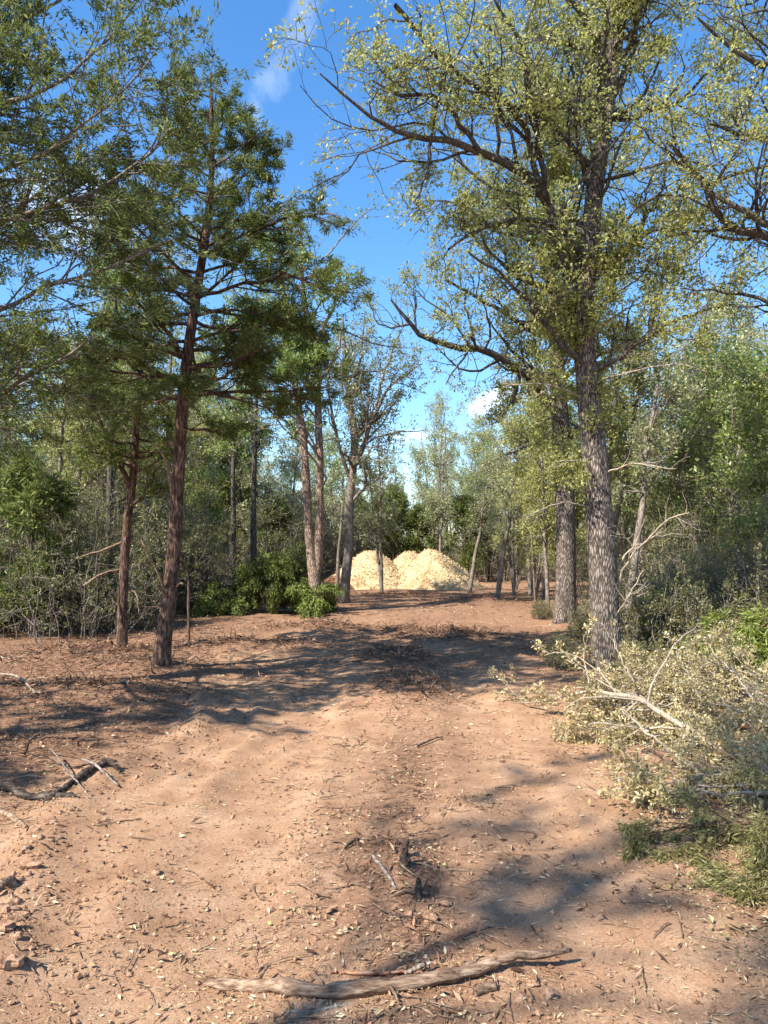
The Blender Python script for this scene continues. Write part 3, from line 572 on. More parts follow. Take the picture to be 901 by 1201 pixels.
big_oak('oak_tree', 'twin-stemmed tan tree forking low above the cut cedar branches', None, pair, LPair, 41, auto=16, tz=(0.42, 0.97), b2=7, b3=6, tw=2, leafn=(3, 3), lsize=(0.08, 0.05), auto_len=(0.6, 1.4), sides=20, rel=0.04, mat='tan_bark', leafm='green_leaf', root_flare=1.2)
DQ = 20.6
curv = px_path([(402, 708, DQ, 6.4), (406, 675, DQ, 5.6), (410, 630, DQ, 5.2), (410, 590, DQ, 5.2), (414, 550, DQ, 4.6), (416, 510, DQ, 4.6), (408, 460, DQ, 3.2), (404, 410, DQ, 2.2), (402, 370, DQ, 1.2)])
LQ = [px_path(q) for q in [
    [(412, 560, DQ, 2.80), (424, 520, 20.4, 2.52), (432, 500, 20.3, 2.24), (450, 460, 20.1, 1.68), (470, 440, 20, 1.26), (495, 425, 19.9, 0.70)],
    [(440, 478, 20.2, 1.82), (452, 430, 20.1, 1.40), (462, 400, 20, 0.98), (478, 375, 19.9, 0.56)],
    [(412, 590, DQ, 2.10), (428, 562, 20.4, 1.82), (424, 545, 20.3, 1.40), (436, 520, 20.2, 0.84)],
    [(410, 560, DQ, 2.38), (398, 520, 20.4, 2.10), (390, 480, 20.3, 1.54), (384, 420, 20.2, 0.84)],
    [(412, 470, DQ, 1.68), (425, 420, 20.4, 1.26), (430, 380, 20.3, 0.70)]]]
big_oak('oak_tree', 'curved dark-based tree between the twin-stemmed trunk and the wood chip heap', None, curv, LQ, 51, auto=14, tz=(0.45, 0.97), b2=7, b3=5, tw=2, leafn=(2, 3), lsize=(0.075, 0.045), auto_len=(1.0, 2.4), sides=16, rel=0.03, leafm='pale_leaf', root_flare=1.3, mat='gray_bark', kl=0.25)

# ------------------------------------------------------------------ background trees and shrubs: kinds built once, then copied
def proto_tree(seed, H, stems, r0, leafm, leafsz, cnt, crown0=0.35, spread=(0.7, 1.6), bark='gray_bark', keepf=1.0, wig=0.05, b2=6, b3=4):
    rng = np.random.default_rng(seed); ps = []
    for k in range(stems):
        a = rng.uniform(0, 2*PI); lean = rng.uniform(0.02, 0.14)*(1 if stems == 1 else 1.6)
        z = np.linspace(0, 1, 7); c = np.zeros((7, 4)); c[:, 2] = z*H*rng.uniform(0.85, 1.05)-0.1; c[:, 0] = math.cos(a)*lean*H*z+rng.normal(size=7)*wig*z; c[:, 1] = math.sin(a)*lean*H*z+rng.normal(size=7)*wig*z
        c[:, 3] = r0*(1-0.85*z)*rng.uniform(0.7, 1.1)+0.006; ps.append(c)
    TP, TR = arr(ps, 24)
    A, RA = spawn(TP, TR, cnt, rng, (crown0, 0.98), (35, 75), n=9, wig=0.2, trop=(0, 0, 0.08), rf=0.5, taper=0.25, labs=spread, rmax=0.05)
    TT = TP[:, 10:19]
    B, RB = spawn(np.concatenate([A, TT]), np.concatenate([RA, TR[:, 10:19]]), b2, rng, (0.2, 1), (30, 75), (0.3, 0.55), 6, 0.28, (0, 0, 0.05), 0.5, 0.35, 0.015, 0.2)
    Cc, RC = spawn(B, RB, b3, rng, (0.2, 1), (30, 75), (0.4, 0.7), 4, 0.3, (0, 0, 0.05), 0.6, 0.4, 0.007, 0.14)
    g = Geo(); tubes(g, TP, TR, 9); tubes(g, A, RA, 5)
    tr = bpy.data.objects.new('trunk', g.mesh('trunk', M[bark]))
    g = Geo(); tubes(g, B[:, ::5], np.maximum(RB[:, ::5], 0.005), 3); tubes(g, Cc[:, ::3], np.maximum(RC[:, ::3], 0.004), 3); br = bpy.data.objects.new('branches', g.mesh('branches', M[bark])); br['kind'] = 'stuff'
    g = Geo(); al = Cc[rng.random(len(Cc)) < keepf]
    tufts(g, al, rng, 3, 3, leafsz[0]*0.95, leafsz[1]*0.95, 0.09, (0.1, 1.0)); cr = bpy.data.objects.new('crown', g.mesh('crown', M[leafm], False)); cr['kind'] = 'stuff'
    return [tr, br, cr]
def proto_cedar(seed, H, R, r0, leafm='cedar_leaf', low=0.12, nl=40, sz=(0.16, 0.035), dens=5):
    rng = np.random.default_rng(seed)
    z = np.linspace(0, 1, 6); c = np.zeros((6, 4)); c[:, 2] = z*H-0.1; c[:, 0] = rng.normal(size=6)*0.05*z; c[:, 3] = r0*(1-0.9*z)+0.008
    TP, TR = arr([c], 24)
    t = low+(0.98-low)*rng.random(nl); ln = (0.2+(R-0.2)*(1-(t-low)/(1-low))**0.8)*rng.uniform(0.5, 1.15, nl); az = rng.uniform(0, 2*PI, nl)
    el = np.radians(rng.uniform(0, 35, nl)); p0 = np.stack([np.interp(t, np.linspace(0, 1, 24), TP[0, :, q]) for q in range(3)], -1)
    d = np.stack([np.cos(az)*np.cos(el), np.sin(az)*np.cos(el), np.sin(el)], -1); P = p0[:, None]+d[:, None]*(np.linspace(0, 1, 8)[None, :, None]*ln[:, None, None])
    P += np.cumsum(rng.normal(size=P.shape)*0.02, 1); Rr = np.linspace(0.02, 0.005, 8)[None].repeat(nl, 0)
    B, RB = spawn(P, Rr, dens, rng, (0.15, 1), (25, 60), (0.3, 0.5), 5, 0.2, (0, 0, 0.05), 0.5, 0.4, 0.01, 0.15)
    Cc, RC = spawn(B, RB, 3, rng, (0.2, 1), (25, 60), (0.4, 0.6), 4, 0.2, (0, 0, 0.05), 0.5, 0.4, 0.005, 0.1)
    g = Geo(); tubes(g, TP, TR, 9); tubes(g, P, Rr, 4); tr = bpy.data.objects.new('trunk', g.mesh('trunk', M['cedar_bark']))
    g = Geo(); sprays(g, np.concatenate([Cc, B[:, 1:]]), rng, 2, 6, sz[0], sz[1], 0.04, (0.2, 1.0), 0.5); cr = bpy.data.objects.new('crown', g.mesh('crown', M[leafm], False)); cr['kind'] = 'stuff'
    return [tr, cr]
def proto_shrub(seed, H, R, stems, leafm, leafsz, per=3, bark='gray_bark', keepf=0.8, b1=6, b2=4, wig=0.16, arch=0.0, nl=3):
    rng = np.random.default_rng(seed); a = rng.uniform(0, 2*PI, stems); q = rng.uniform(0.1, 1, stems)**0.7*R
    P = np.zeros((stems, 10, 3)); P[:, 0, 0] = np.cos(a)*q*0.75; P[:, 0, 1] = np.sin(a)*q*0.75; P[:, 0, 2] = -0.05
    tgt = np.stack([np.cos(a)*q, np.sin(a)*q, H*rng.uniform(0.5, 1.05, stems)*(1-0.35*(q/R)**2)], -1); d = nrm(tgt-P[:, 0]); L = np.linalg.norm(tgt-P[:, 0], axis=1)*1.1
    cur = nrm(d+np.array([0, 0, 0.5]))
    for s in range(1, 10):
        cur = nrm(cur*0.75+d*0.25+rng.normal(size=cur.shape)*wig+np.array([0, 0, -arch*s/9])); P[:, s] = P[:, s-1]+cur*(L/9)[:, None]
    R0 = rng.uniform(0.006, 0.016, stems)[:, None]*np.linspace(1, 0.25, 10)[None]
    B, RB = spawn(P, R0, b1, rng, (0.04, 1), (25, 80), (0.2, 0.45), 6, 0.25, (0, 0, 0.02), 0.55, 0.4, 0.01, 0.12)
    Cc, RC = spawn(B, RB, b2, rng, (0.2, 1), (25, 75), (0.35, 0.65), 4, 0.28, (0, 0, 0), 0.6, 0.4, 0.005, 0.08)
    g = Geo(); tubes(g, P, R0, 4); tubes(g, B[:, ::5], np.maximum(RB[:, ::5], 0.0035), 3); tubes(g, Cc[:, ::3], np.maximum(RC[:, ::3], 0.0028), 3)
    st = bpy.data.objects.new('stems', g.mesh('stems', M[bark])); st['kind'] = 'stuff'
    g = Geo(); al = Cc[rng.random(len(Cc)) < keepf]; tufts(g, al, rng, per, nl, leafsz[0], leafsz[1], 0.035, (0.1, 1.0)); lv = bpy.data.objects.new('leaves', g.mesh('leaves', M[leafm], False)); lv['kind'] = 'stuff'
    return [st, lv]
PROTO = {
    'pale': [proto_tree(101, 6.2, 2, 0.065, 'pale_leaf', (0.10, 0.06), 14, 0.3, keepf=0.7), proto_tree(102, 7.6, 1, 0.085, 'pale_leaf', (0.10, 0.06), 24, 0.3, keepf=0.7), proto_tree(103, 8.6, 1, 0.10, 'pale_leaf', (0.10, 0.06), 26, 0.3, (0.8, 2.0), keepf=0.65)],
    'olive': [proto_tree(111, 7.0, 1, 0.075, 'oak_leaf', (0.095, 0.06), 26, 0.25, keepf=0.8), proto_tree(112, 8.5, 2, 0.08, 'oak_leaf', (0.095, 0.06), 16, 0.3, (0.8, 2.0), keepf=0.75), proto_tree(113, 5.6, 3, 0.05, 'oak_leaf', (0.09, 0.055), 10, 0.2, keepf=0.8)],
    'green': [proto_tree(121, 6.0, 2, 0.075, 'green_leaf', (0.095, 0.06), 16, 0.25, (0.8, 1.9), keepf=0.85), proto_tree(122, 7.2, 1, 0.10, 'green_leaf', (0.095, 0.06), 28, 0.25, (0.9, 2.1), keepf=0.85)],
    'bright': [proto_tree(125, 6.0, 2, 0.07, 'fresh_leaf', (0.10, 0.065), 17, 0.22, (0.8, 1.9))],
    'cedar': [proto_cedar(131, 4.4, 1.4, 0.10), proto_cedar(132, 6.0, 1.6, 0.13, nl=54), proto_cedar(133, 3.2, 1.2, 0.08, nl=32)],
    'pole': [proto_tree(141, 6.5, 1, 0.085, 'pale_leaf', (0.09, 0.055), 16, 0.5, (0.5, 1.3), keepf=0.6), proto_tree(142, 7.6, 1, 0.10, 'green_leaf', (0.09, 0.055), 18, 0.5, (0.5, 1.5), bark='limb_bark', keepf=0.8)],
    'thicket': [proto_shrub(151, 2.6, 1.5, 42, 'thicket_leaf', (0.055, 0.028)), proto_shrub(152, 3.4, 1.4, 40, 'thicket_leaf', (0.055, 0.028)), proto_shrub(153, 1.8, 1.4, 40, 'thicket_leaf', (0.05, 0.025), keepf=0.55)],
    'bush': [proto_shrub(161, 1.15, 0.95, 46, 'bush_leaf', (0.045, 0.026), 3), proto_shrub(162, 1.6, 1.1, 46, 'bush_leaf', (0.045, 0.026), 3)],
    'twiggy': [proto_shrub(171, 2.0, 1.2, 40, 'pale_leaf', (0.045, 0.026), 2, 'twig', 0.35), proto_shrub(172, 2.8, 1.1, 36, 'pale_leaf', (0.045, 0.026), 2, 'twig', 0.3)],
}
_names = {'pale': 'oak_tree', 'olive': 'oak_tree', 'green': 'elm_tree', 'bright': 'elm_tree', 'cedar': 'cedar_tree', 'pole': 'young_tree', 'thicket': 'thicket_shrub', 'bush': 'bush', 'twiggy': 'twiggy_shrub'}
_rng = np.random.default_rng(77)
def put(kind, var, x, y, label, group=None, sc=1.0, rz=None):
    cat = 'bush' if kind == 'bush' else 'shrub' if kind in ('thicket', 'twiggy') else 'tree'
    r = empty(_names[kind], (x, y, hz(x, y)), label, cat, group); r.rotation_euler = (0, 0, _rng.uniform(0, 6.28) if rz is None else rz); r.scale = (sc, sc, sc*_rng.uniform(0.95, 1.08))
    for src in PROTO[kind][var % len(PROTO[kind])]:
        c = src.copy(); COL.objects.link(c); c.parent = r
    return r
def X(px, d): return (px-CXP)/FPX*d
for kind, var, px, d, sc, label in [
    ('pale', 0, 448, 24.6, 0.92, 'small forked tree standing in front of the wood chip heaps'),
    ('pole', 0, 550, 25.5, 0.8, 'straight grey tree at the right end of the wood chip heaps'),
    ('pole', 0, 582, 21.5, 0.9, 'pale bare-trunked tree just right of the chip heaps, on the track edge'),
    ('pale', 2, 515, 33, 0.95, 'grey tree rising behind the tallest wood chip heap'),
    ('olive', 0, 643, 18.4, 0.75, 'thin tree left of the dark-edged oak, over pale ground litter'),
    ('pole', 1, 298, 20, 1.05, 'dark leaning trunk in the woods above the green cut cedar'),
    ('pole', 1, 271, 20.5, 1.0, 'slim trunk left of the dark leaning trunk in the woods'),
    ('pole', 1, 127, 15.5, 0.95, 'dark straight trunk in the thicket left of the slender cedar'),
    ('olive', 1, 190, 19, 0.95, 'yellow-green tree behind the leaning dark cedar'),
    ('olive', 1, 60, 17, 0.95, 'yellow-green tree behind the thicket at the left'),
    ('pole', 0, 735, 14.5, 0.95, 'dark thin trunk just right of the tall ridged oak'),
    ('bright', 0, 872, 13.2, 0.84, 'bright green tree over the bushes at the right edge'), ('bright', 0, 832, 16.5, 0.95, 'bright green tree behind, left of the one at the right edge'), ('bright', 0, 925, 15.5, 1.0, 'bright green tree standing behind the right edge bushes, rightmost'),
    ('olive', 2, 800, 19, 1.0, 'pale olive tree between the tall oak and the bright green tree'),
    ('green', 0, 795, 16.5, 0.72, 'small green tree behind the bushes right of the tall oak'),
    ('olive', 0, 960, 12.5, 1.0, 'olive tree at the far right edge of the view'),
    ('pale', 1, 335, 31, 0.95, 'grey-green tree seen through the gap left of the twin-stemmed tree'),
    ('olive', 2, 605, 27, 0.95, 'fresh green multi-stemmed tree right of the chip heaps'),
    ('pale', 2, 625, 25, 0.95, 'grey tree in the row right of the chip heaps, nearer the oaks'),
    ('green', 0, 240, 24, 0.7, 'green tree in the woods between the cedar and the leaning trunk'),
    ('pole', 0, 395, 25, 0.8, 'thin pale trunk behind the curved tree'),
    ('cedar', 0, 462, 34, 0.95, 'dark cedar behind the left wood chip heap'),
    ('cedar', 0, 418, 35, 0.9, 'dark cedar behind the curved tree, beyond the left chip heap'),
    ('cedar', 2, 448, 35.5, 1.25, 'dark cedar behind the small forked tree, beyond the chip heaps'),
    ('cedar', 0, 515, 36, 0.85, 'dark cedar behind the peak of the tallest chip heap'),
    ('cedar', 2, 575, 35, 1.1, 'dark cedar right of the chip heaps'),
    ('cedar', 2, 490, 34, 1.1, 'dark cedar behind the middle wood chip heap'),
    ('cedar', 2, 548, 33, 1.15, 'dark cedar behind the right flank of the chip heaps'),
    ('cedar', 2, 40, 13.5, 1.0, 'short cedar in the thicket at the left edge'),
    ('olive', 2, 628, 21, 0.62, 'low yellow-green sapling clump left of the thin tree by the dark-edged oak'), ('pale', 0, 603, 24, 0.8, 'grey-green sapling behind the pale bare-trunked tree'),
    ('green', 0, 560, 38, 0.9, 'bushy tree beyond the chip heaps on the right'),
]: put(kind, var, X(px, d), d, label, None, sc)
ZONES = [(-999, 'beyond the left edge'), (0, 'at the left edge'), (60, 'left of the slender cedar'), (125, 'behind the slender cedar'), (190, 'behind the leaning dark cedar'), (250, 'over the green cut cedar'), (330, 'behind the twin-stemmed tree'), (385, 'behind the curved tree'),
         (430, 'behind the left chip heap'), (470, 'behind the middle chip heap'), (500, 'behind the tallest chip heap'), (560, 'right of the chip heaps'), (610, 'left of the two oaks'), (650, 'behind the two oaks'), (720, 'just right of the tall oak'), (790, 'over the right bushes'), (850, 'at the right edge'), (905, 'beyond the right edge')]
def zone(px): return [z for a, z in ZONES if px >= a][-1]
HUE = {'pale': 'grey-green tree', 'olive': 'yellow-green tree', 'green': 'green tree', 'cedar': 'dark cedar', 'thicket': 'tangled olive shrub', 'twiggy': 'grey twiggy shrub', 'bush': 'low olive bush'}
def back(kind, px, d, sc, group):
    var = int(_rng.integers(0, 3)); tall = {'pale': (6.2, 7.6, 8.6), 'olive': (7.0, 8.5, 5.6), 'green': (6.0, 7.2, 6.0), 'cedar': (4.4, 6.0, 3.2), 'thicket': (2.6, 3.4, 1.8), 'twiggy': (2.0, 2.8, 2.0), 'bush': (1.15, 1.6, 1.15)}[kind][var]*sc
    if kind in ('thicket', 'twiggy'): a = 'tall ' if tall > 2.9 else 'low ' if tall < 2.0 else ''
    else: a = 'tall ' if tall > 6.6 else 'small ' if tall < 4.6 and kind in ('pale', 'olive', 'green', 'cedar') else ''
    depth = 'at the front' if d < 14.6 else 'close' if d < 20 else 'midway' if d < 30 else 'far back' if d < 44 else 'farthest back'
    put(kind, var, X(px, d), d, a+HUE[kind]+' '+depth+' in the woods '+zone(px), group, sc)
for k in range(120):
    d = _rng.uniform(31, 64); px = -150+1200*((k*0.618034) % 1)
    if 380 < px < 600 and d < 40: d += 12
    kind = ['pale', 'olive', 'pale', 'cedar', 'green', 'pale', 'olive'][k % 7]
    back(kind, px, d, (_rng.uniform(0.65, 0.9) if 400 < px < 505 else _rng.uniform(0.8, 1.12))*(1+0.008*(d-30)) if 260 < px < 640 else _rng.uniform(0.95, 1.35), 'trees of the far woods')
for k in range(54):
    d = _rng.uniform(16.5, 30); left = k % 2 == 0; px = _rng.uniform(-180, 330) if left else _rng.uniform(600, 1100)
    kind = (['olive', 'green', 'pale', 'olive', 'cedar', 'pale'] if left else ['olive', 'pale', 'green', 'pale', 'olive'])[(k//2) % (6 if left else 5)]
    if 590 < px < 690: d = max(d, 22)
    if 215 < px < 400: d = max(d, 29)
    if 110 < px < 215: d = max(d, 22)
    back(kind, px, d, _rng.uniform(0.85, 1.25)*(0.85 if 380 < px < 700 else 1), 'trees bordering the clearing')
# thickets and bushes
for k in range(42):
    if k < 24: d = _rng.uniform(12.6, 17); px = _rng.uniform(-120, 120)
    else: d = _rng.uniform(17, 25); px = _rng.uniform(60, 215) if d < 21 else _rng.uniform(60, 320)
    back('thicket', px, d, _rng.uniform(0.8, 1.15), 'shrubs of the left thicket')
for k in range(22):
    d = _rng.uniform(12.5, 24); px = _rng.uniform(690, 1000)
    back('twiggy' if k % 2 else 'thicket', px, d, _rng.uniform(0.75, 1.15), 'shrubs of the right undergrowth')
for k in range(60):
    d = _rng.uniform(32, 52); px = _rng.uniform(180, 740)
    back('thicket' if k % 3 else 'twiggy', px, d, _rng.uniform(1.0, 1.6), 'shrubs beyond the chip heaps')
for px, d, v, sc, label in [
    (768, 10.4, 0, 1.0, 'olive bush right behind the tall ridged oak trunk'), (806, 10.6, 0, 0.95, 'olive bush in the middle of the right bushes, over a dark gap'), (752, 11.6, 1, 0.85, 'taller olive bush in shade right of the tall oak'),
    (880, 11.6, 1, 0.95, 'brownish bush above the bright green cut cedar'), (945, 10.6, 1, 1.0, 'bush at the right edge beside the bright green cut cedar'), (835, 12.6, 1, 1.0, 'dark bush under the bright green tree'), (708, 12.9, 0, 0.5, 'low bush between the two oak trunks')]:
    put('bush', v, X(px, d), d, label, None, sc)
# ------------------------------------------------------------------ wood chip heaps
def chip_heap(cx, cy, rx, ry, H, seed, label, sharp=1.25, mat='chip', name='wood_chip_heap', n=5000, sz=(0.075, 0.035), skew=0.0):
    rng = np.random.default_rng(seed); zb = hz(cx, cy); root = empty(name, (cx, cy, zb), label, 'heap', 'wood chip heaps' if mat == 'chip' else None)
    def top(u, v, fx=True):
        r = np.sqrt(u*u+v*v); base = np.clip(1-np.abs(r)**sharp, 0, None)
        base = np.where(r < 0.16, base-0.9*(0.16-r)**2/0.32*sharp, base)
        z = base*H*(1+0.22*fbm(u*2.2+seed, v*2.2, 3, seed))+0.06*fbm(u*rx*2, v*ry*2, 4, seed+3)*np.clip(1.1-r, 0, 1)
        return np.where(r > 0.999, -0.12, z)
    nr, na = 26, 64; rr = np.linspace(0, 1.06, nr)[:, None]; aa = (np.arange(na)*2*PI/na)[None, :]
    wob = 1+0.18*fbm(np.cos(aa)*1.6+seed, np.sin(aa)*1.6, 2, seed+9)
    u = rr*np.cos(aa); v = rr*np.sin(aa); Z = top(u, v)
    V = np.stack([cx+u*rx*wob+skew*Z, cy+v*ry*wob, zb+Z], -1); i = np.arange(nr*na).reshape(nr, na)
    Q = np.stack([i[:-1], i[1:], np.roll(i[1:], -1, 1), np.roll(i[:-1], -1, 1)], -1).reshape(-1, 4)
    g = Geo(); g.add(V, None, Q); g.build('mound', M['mound_'+mat], root)
    r = np.sqrt(rng.random(n))*np.where(rng.random(n) < 0.12, rng.uniform(1, 1.3, n), 1); a = rng.uniform(0, 2*PI, n); u = r*np.cos(a); v = r*np.sin(a); w_ = 1+0.18*fbm(np.cos(a)*1.6+seed, np.sin(a)*1.6, 2, seed+9); Zc = np.where(r > 0.97, h(cx+u*rx*w_, cy+v*ry*w_)-zb+0.01, top(u*0.99, v*0.99))
    c = np.stack([cx+u*rx*w_+skew*Zc, cy+v*ry*w_, zb+Zc+0.01], -1); d = rng.normal(size=(n, 3)); d[:, 2] *= 0.4
    g = Geo(); leaves(g, c, d, rng, sz[0], sz[1], 1.0, 0.1, 0.1); tag(g.build('chips', M[mat], root, False), None, None, None, 'stuff'); return root
def mound_mat(name, stops):
    m, t, o = new_mat(name); tc = t.nodes.new('ShaderNodeTexCoord'); n = noise(t, tc.outputs['Object'], 14, 8, 0.75)
    b = t.nodes.new('ShaderNodeBsdfPrincipled'); b.inputs['Roughness'].default_value = 0.95; b.inputs['Specular IOR Level'].default_value = 0.1
    dk = ramp(t, noise(t, tc.outputs['Object'], 1.7, 5, 0.65), [(0.35, (0.55, 0.47, 0.40)), (0.52, (1, 1, 1)), (0.7, (1.08, 1.06, 1.02))])
    mm = t.nodes.new('ShaderNodeMixRGB'); mm.blend_type = 'MULTIPLY'; mm.inputs[0].default_value = 1; t.links.new(ramp(t, n, stops), mm.inputs[1]); t.links.new(dk, mm.inputs[2]); t.links.new(mm.outputs[0], b.inputs['Base Color']); bp = t.nodes.new('ShaderNodeBump'); bp.inputs['Strength'].default_value = 1; bp.inputs['Distance'].default_value = 0.06
    t.links.new(n, bp.inputs['Height']); t.links.new(bp.outputs[0], b.inputs['Normal']); t.links.new(b.outputs[0], o.inputs[0]); return m
M['mound_chip'] = mound_mat('wood_chip_mass', [(0.3, (0.42, 0.29, 0.15)), (0.5, (0.60, 0.455, 0.265)), (0.7, (0.71, 0.575, 0.37))])
M['mound_mulch'] = mound_mat('red_soil_mass', [(0.3, (0.20, 0.09, 0.05)), (0.5, (0.36, 0.18, 0.10)), (0.7, (0.48, 0.28, 0.17))])
chip_heap(X(509, 28.6), 28.6, 1.95, 1.7, 1.55, 4, 'tallest pale wood chip heap, with the pointed top, at the end of the track', 1.2, skew=-0.05)
chip_heap(X(480, 29.0), 29.0, 1.55, 1.4, 1.50, 6, 'middle pale wood chip heap squeezed between the other two', 1.25)
chip_heap(X(436, 28.8), 28.8, 1.85, 1.6, 1.42, 9, 'broad round-topped pale wood chip heap behind the small forked tree', 1.35)
chip_heap(X(392, 27.5), 27.5, 0.8, 0.7, 0.5, 12, 'low heap of red soil behind the curved tree', 1.2, 'mulch', 'soil_heap', 900)

# ------------------------------------------------------------------ cut branches and brush
def clampz(P, lift=0.008):
    g_ = h(P[..., 0], P[..., 1])+lift; P[..., 2] = np.maximum(P[..., 2], g_); return P
def cut_branch(path, seed, label, group=None, leafm='dry_leaf', n2=14, n3=6, leaf=(3, 3), lsize=(0.042, 0.026), bark='twig', name='cut_branch', cat='branch', keepf=0.85, f2=(0.22, 0.42), stem='stem', ang=(25, 65), trop=(0, 0, -0.03), n4=2):
    rng = np.random.default_rng(seed); a, b = arr([path], 18); a = jitter(a, rng, 0.012); a = clampz(a, 0.01)
    p = a[0, 0]; root = empty(name, (p[0], p[1], hz(p[0], p[1])), label, cat, group)
    g = Geo(); tubes(g, a, b, 8, True); g.build(stem, M[bark], root)
    B, R = spawn(a, b, n2, rng, (0.12, 1.0), ang, f2, 8, 0.18, trop, 0.55, 0.3, 0.012, 0.2); B = clampz(B)
    Cc, RC = spawn(B, R, n3, rng, (0.15, 1.0), (25, 65), (0.3, 0.55), 6, 0.22, trop, 0.6, 0.4, 0.006, 0.1); Cc = clampz(Cc)
    D, RD = spawn(Cc, RC, n4, rng, (0.2, 1.0), (25, 65), (0.4, 0.6), 4, 0.25, trop, 0.7, 0.5, 0.003, 0.06); D = clampz(D)
    g = Geo(); tubes(g, B, np.maximum(R, 0.0028), 4); tubes(g, Cc[:, [0, 2, 5]], np.maximum(RC[:, [0, 2, 5]], 0.0018), 3); tubes(g, D[:, ::3], np.maximum(RD[:, ::3], 0.0012), 3); tag(g.build('twigs', M[bark], root), None, None, None, 'stuff')
    if leafm:
        al = np.concatenate([D, Cc[:, 2:]]); al = al[rng.random(len(al)) < keepf]
        g = Geo(); tufts(g, al, rng, leaf[0], leaf[1], lsize[0], lsize[1], 0.018, (0.15, 1.0)); g.V = [clampz(v, 0.002) for v in g.V]
        tag(g.build('leaves', M[leafm], root, False), None, None, None, 'stuff')
    return root
cut_branch([(2.62, 5.35, 0.05, 0.026), (2.34, 5.62, 0.17, 0.024), (2.12, 6.1, 0.33, 0.020), (1.85, 6.6, 0.30, 0.015), (1.55, 7.2, 0.10, 0.010), (1.4, 7.6, 0.03, 0.005)], 201, 'thick pale cut branch arching along the top of the dry brush pile', None, n2=14, n3=5)
cut_branch([(3.1, 4.25, 0.12, 0.015), (2.4, 4.3, 0.16, 0.012), (1.9, 4.45, 0.07, 0.009), (1.45, 4.7, 0.02, 0.006)], 202, 'smooth pale cut branch lying along the front of the dry brush pile', None, n2=8, n3=3, keepf=0.35)
rb = np.random.default_rng(300)
for k in range(25):
    y0 = rb.uniform(4.9, 9.0) if k < 22 else rb.uniform(4.35, 5.4); x0 = rb.uniform(2.1, 2.7)+0.30*(y0-4.5)+rb.uniform(0, 1.2); a = math.radians(rb.uniform(130, 215)); L = rb.uniform(1.0, 1.9); zz = rb.uniform(0.02, 0.15) if k < 22 else rb.uniform(-0.06, 0.0)
    xt = max(x0+L*math.cos(a), 1.5+0.03*(y0-4)); yt = y0+L*math.sin(a)*0.7
    if k >= 22: x0 += 0.25
    where = 'against the tall oak' if y0 > 8.2 and x0 < 4 else 'in the back of the brush pile' if y0 > 7.6 else 'in the middle of the brush pile' if y0 > 6.4 else 'in the front of the brush pile'
    dens = rb.uniform(0.7, 1.0); bk = 'twig' if k % 3 else 'gray_bark'; lb = ('leafy ' if dens > 0.8 else 'thin-leaved ')+('pale' if k % 3 else 'grey')+' cut branch '+where+(', near the track' if x0 < 2.9+0.3*(y0-4.5) else ', toward the right edge')
    g0 = hz(x0, y0); cut_branch([(x0, y0, g0+zz*0.4, 0.011), (x0*0.6+xt*0.4, y0*0.6+yt*0.4, g0+zz+0.08, 0.009), (x0*0.25+xt*0.75, y0*0.25+yt*0.75, g0+zz+0.1, 0.006), (xt, yt, g0+0.06+zz*0.5, 0.003)], 310+k, lb, 'cut branches of the dry brush pile', n2=11, n3=7, leaf=(4, 3), lsize=(0.031, 0.019), keepf=dens, bark=bk)
for k, (x0, y0, x1, y1, zz) in enumerate([(2.35, 6.5, 2.1, 6.9, 0.75), (2.75, 6.3, 2.6, 6.75, 0.7), (3.4, 6.6, 3.0, 6.9, 0.65), (2.15, 5.0, 1.75, 5.5, 0.35), (3.1, 5.4, 2.75, 5.9, 0.6)]):
    g0 = hz(x0, y0); cut_branch([(x0, y0, g0, 0.012), ((x0+x1)/2, (y0+y1)/2, g0+zz*0.55, 0.009), (x1, y1, g0+zz, 0.004)], 360+k, 'bare grey branch sticking up out of the dry brush pile', 'bare branches sticking up from the brush pile', n2=6, n3=3, keepf=0.12)
# the cut cedar bough lying in the lower right corner
def bough(path, seed, label, group, leafm, sz, per, n2=16, n3=8, droop=0.25, f2=(0.25, 0.42), bark='cedar_bark', blades=9, name='cedar_bough', jr=0.012, spread=0.45):
    rng = np.random.default_rng(seed); a, b = arr([path], 18); a = clampz(jitter(a, rng, 0.01), 0.015); p = a[0, 0]
    root = empty(name, (p[0], p[1], hz(p[0], p[1])), label, 'cedar bough', group)
    g = Geo(); tubes(g, a, b, 7, True); g.build('stem', M[bark], root)
    B, R = spawn(a, b, n2, rng, (0.1, 1.0), (20, 55), f2, 8, 0.1, (0, 0, -droop*0.25), 0.55, 0.3, 0.008, 0.15, None, 0.4); B = clampz(B, 0.02)
    Cc, RC = spawn(B, R, n3, rng, (0.1, 1.0), (20, 50), (0.3, 0.5), 6, 0.12, (0, 0, -droop*0.3), 0.6, 0.4, 0.004, 0.08, None, 0.3); Cc = clampz(Cc, 0.015)
    g = Geo(); tubes(g, B, np.maximum(R, 0.002), 4); tubes(g, Cc, np.maximum(RC, 0.0015), 3); tag(g.build('twigs', M[bark], root), None, None, None, 'stuff')
    g = Geo(); sprays(g, np.concatenate([Cc, B[:, 2:]]), rng, per, blades, sz[0], sz[1], jr, (0.1, 1.0), spread, droop); g.V = [clampz(v, 0.003) for v in g.V]
    tag(g.build('foliage', M[leafm], root, False), None, None, None, 'stuff'); return root
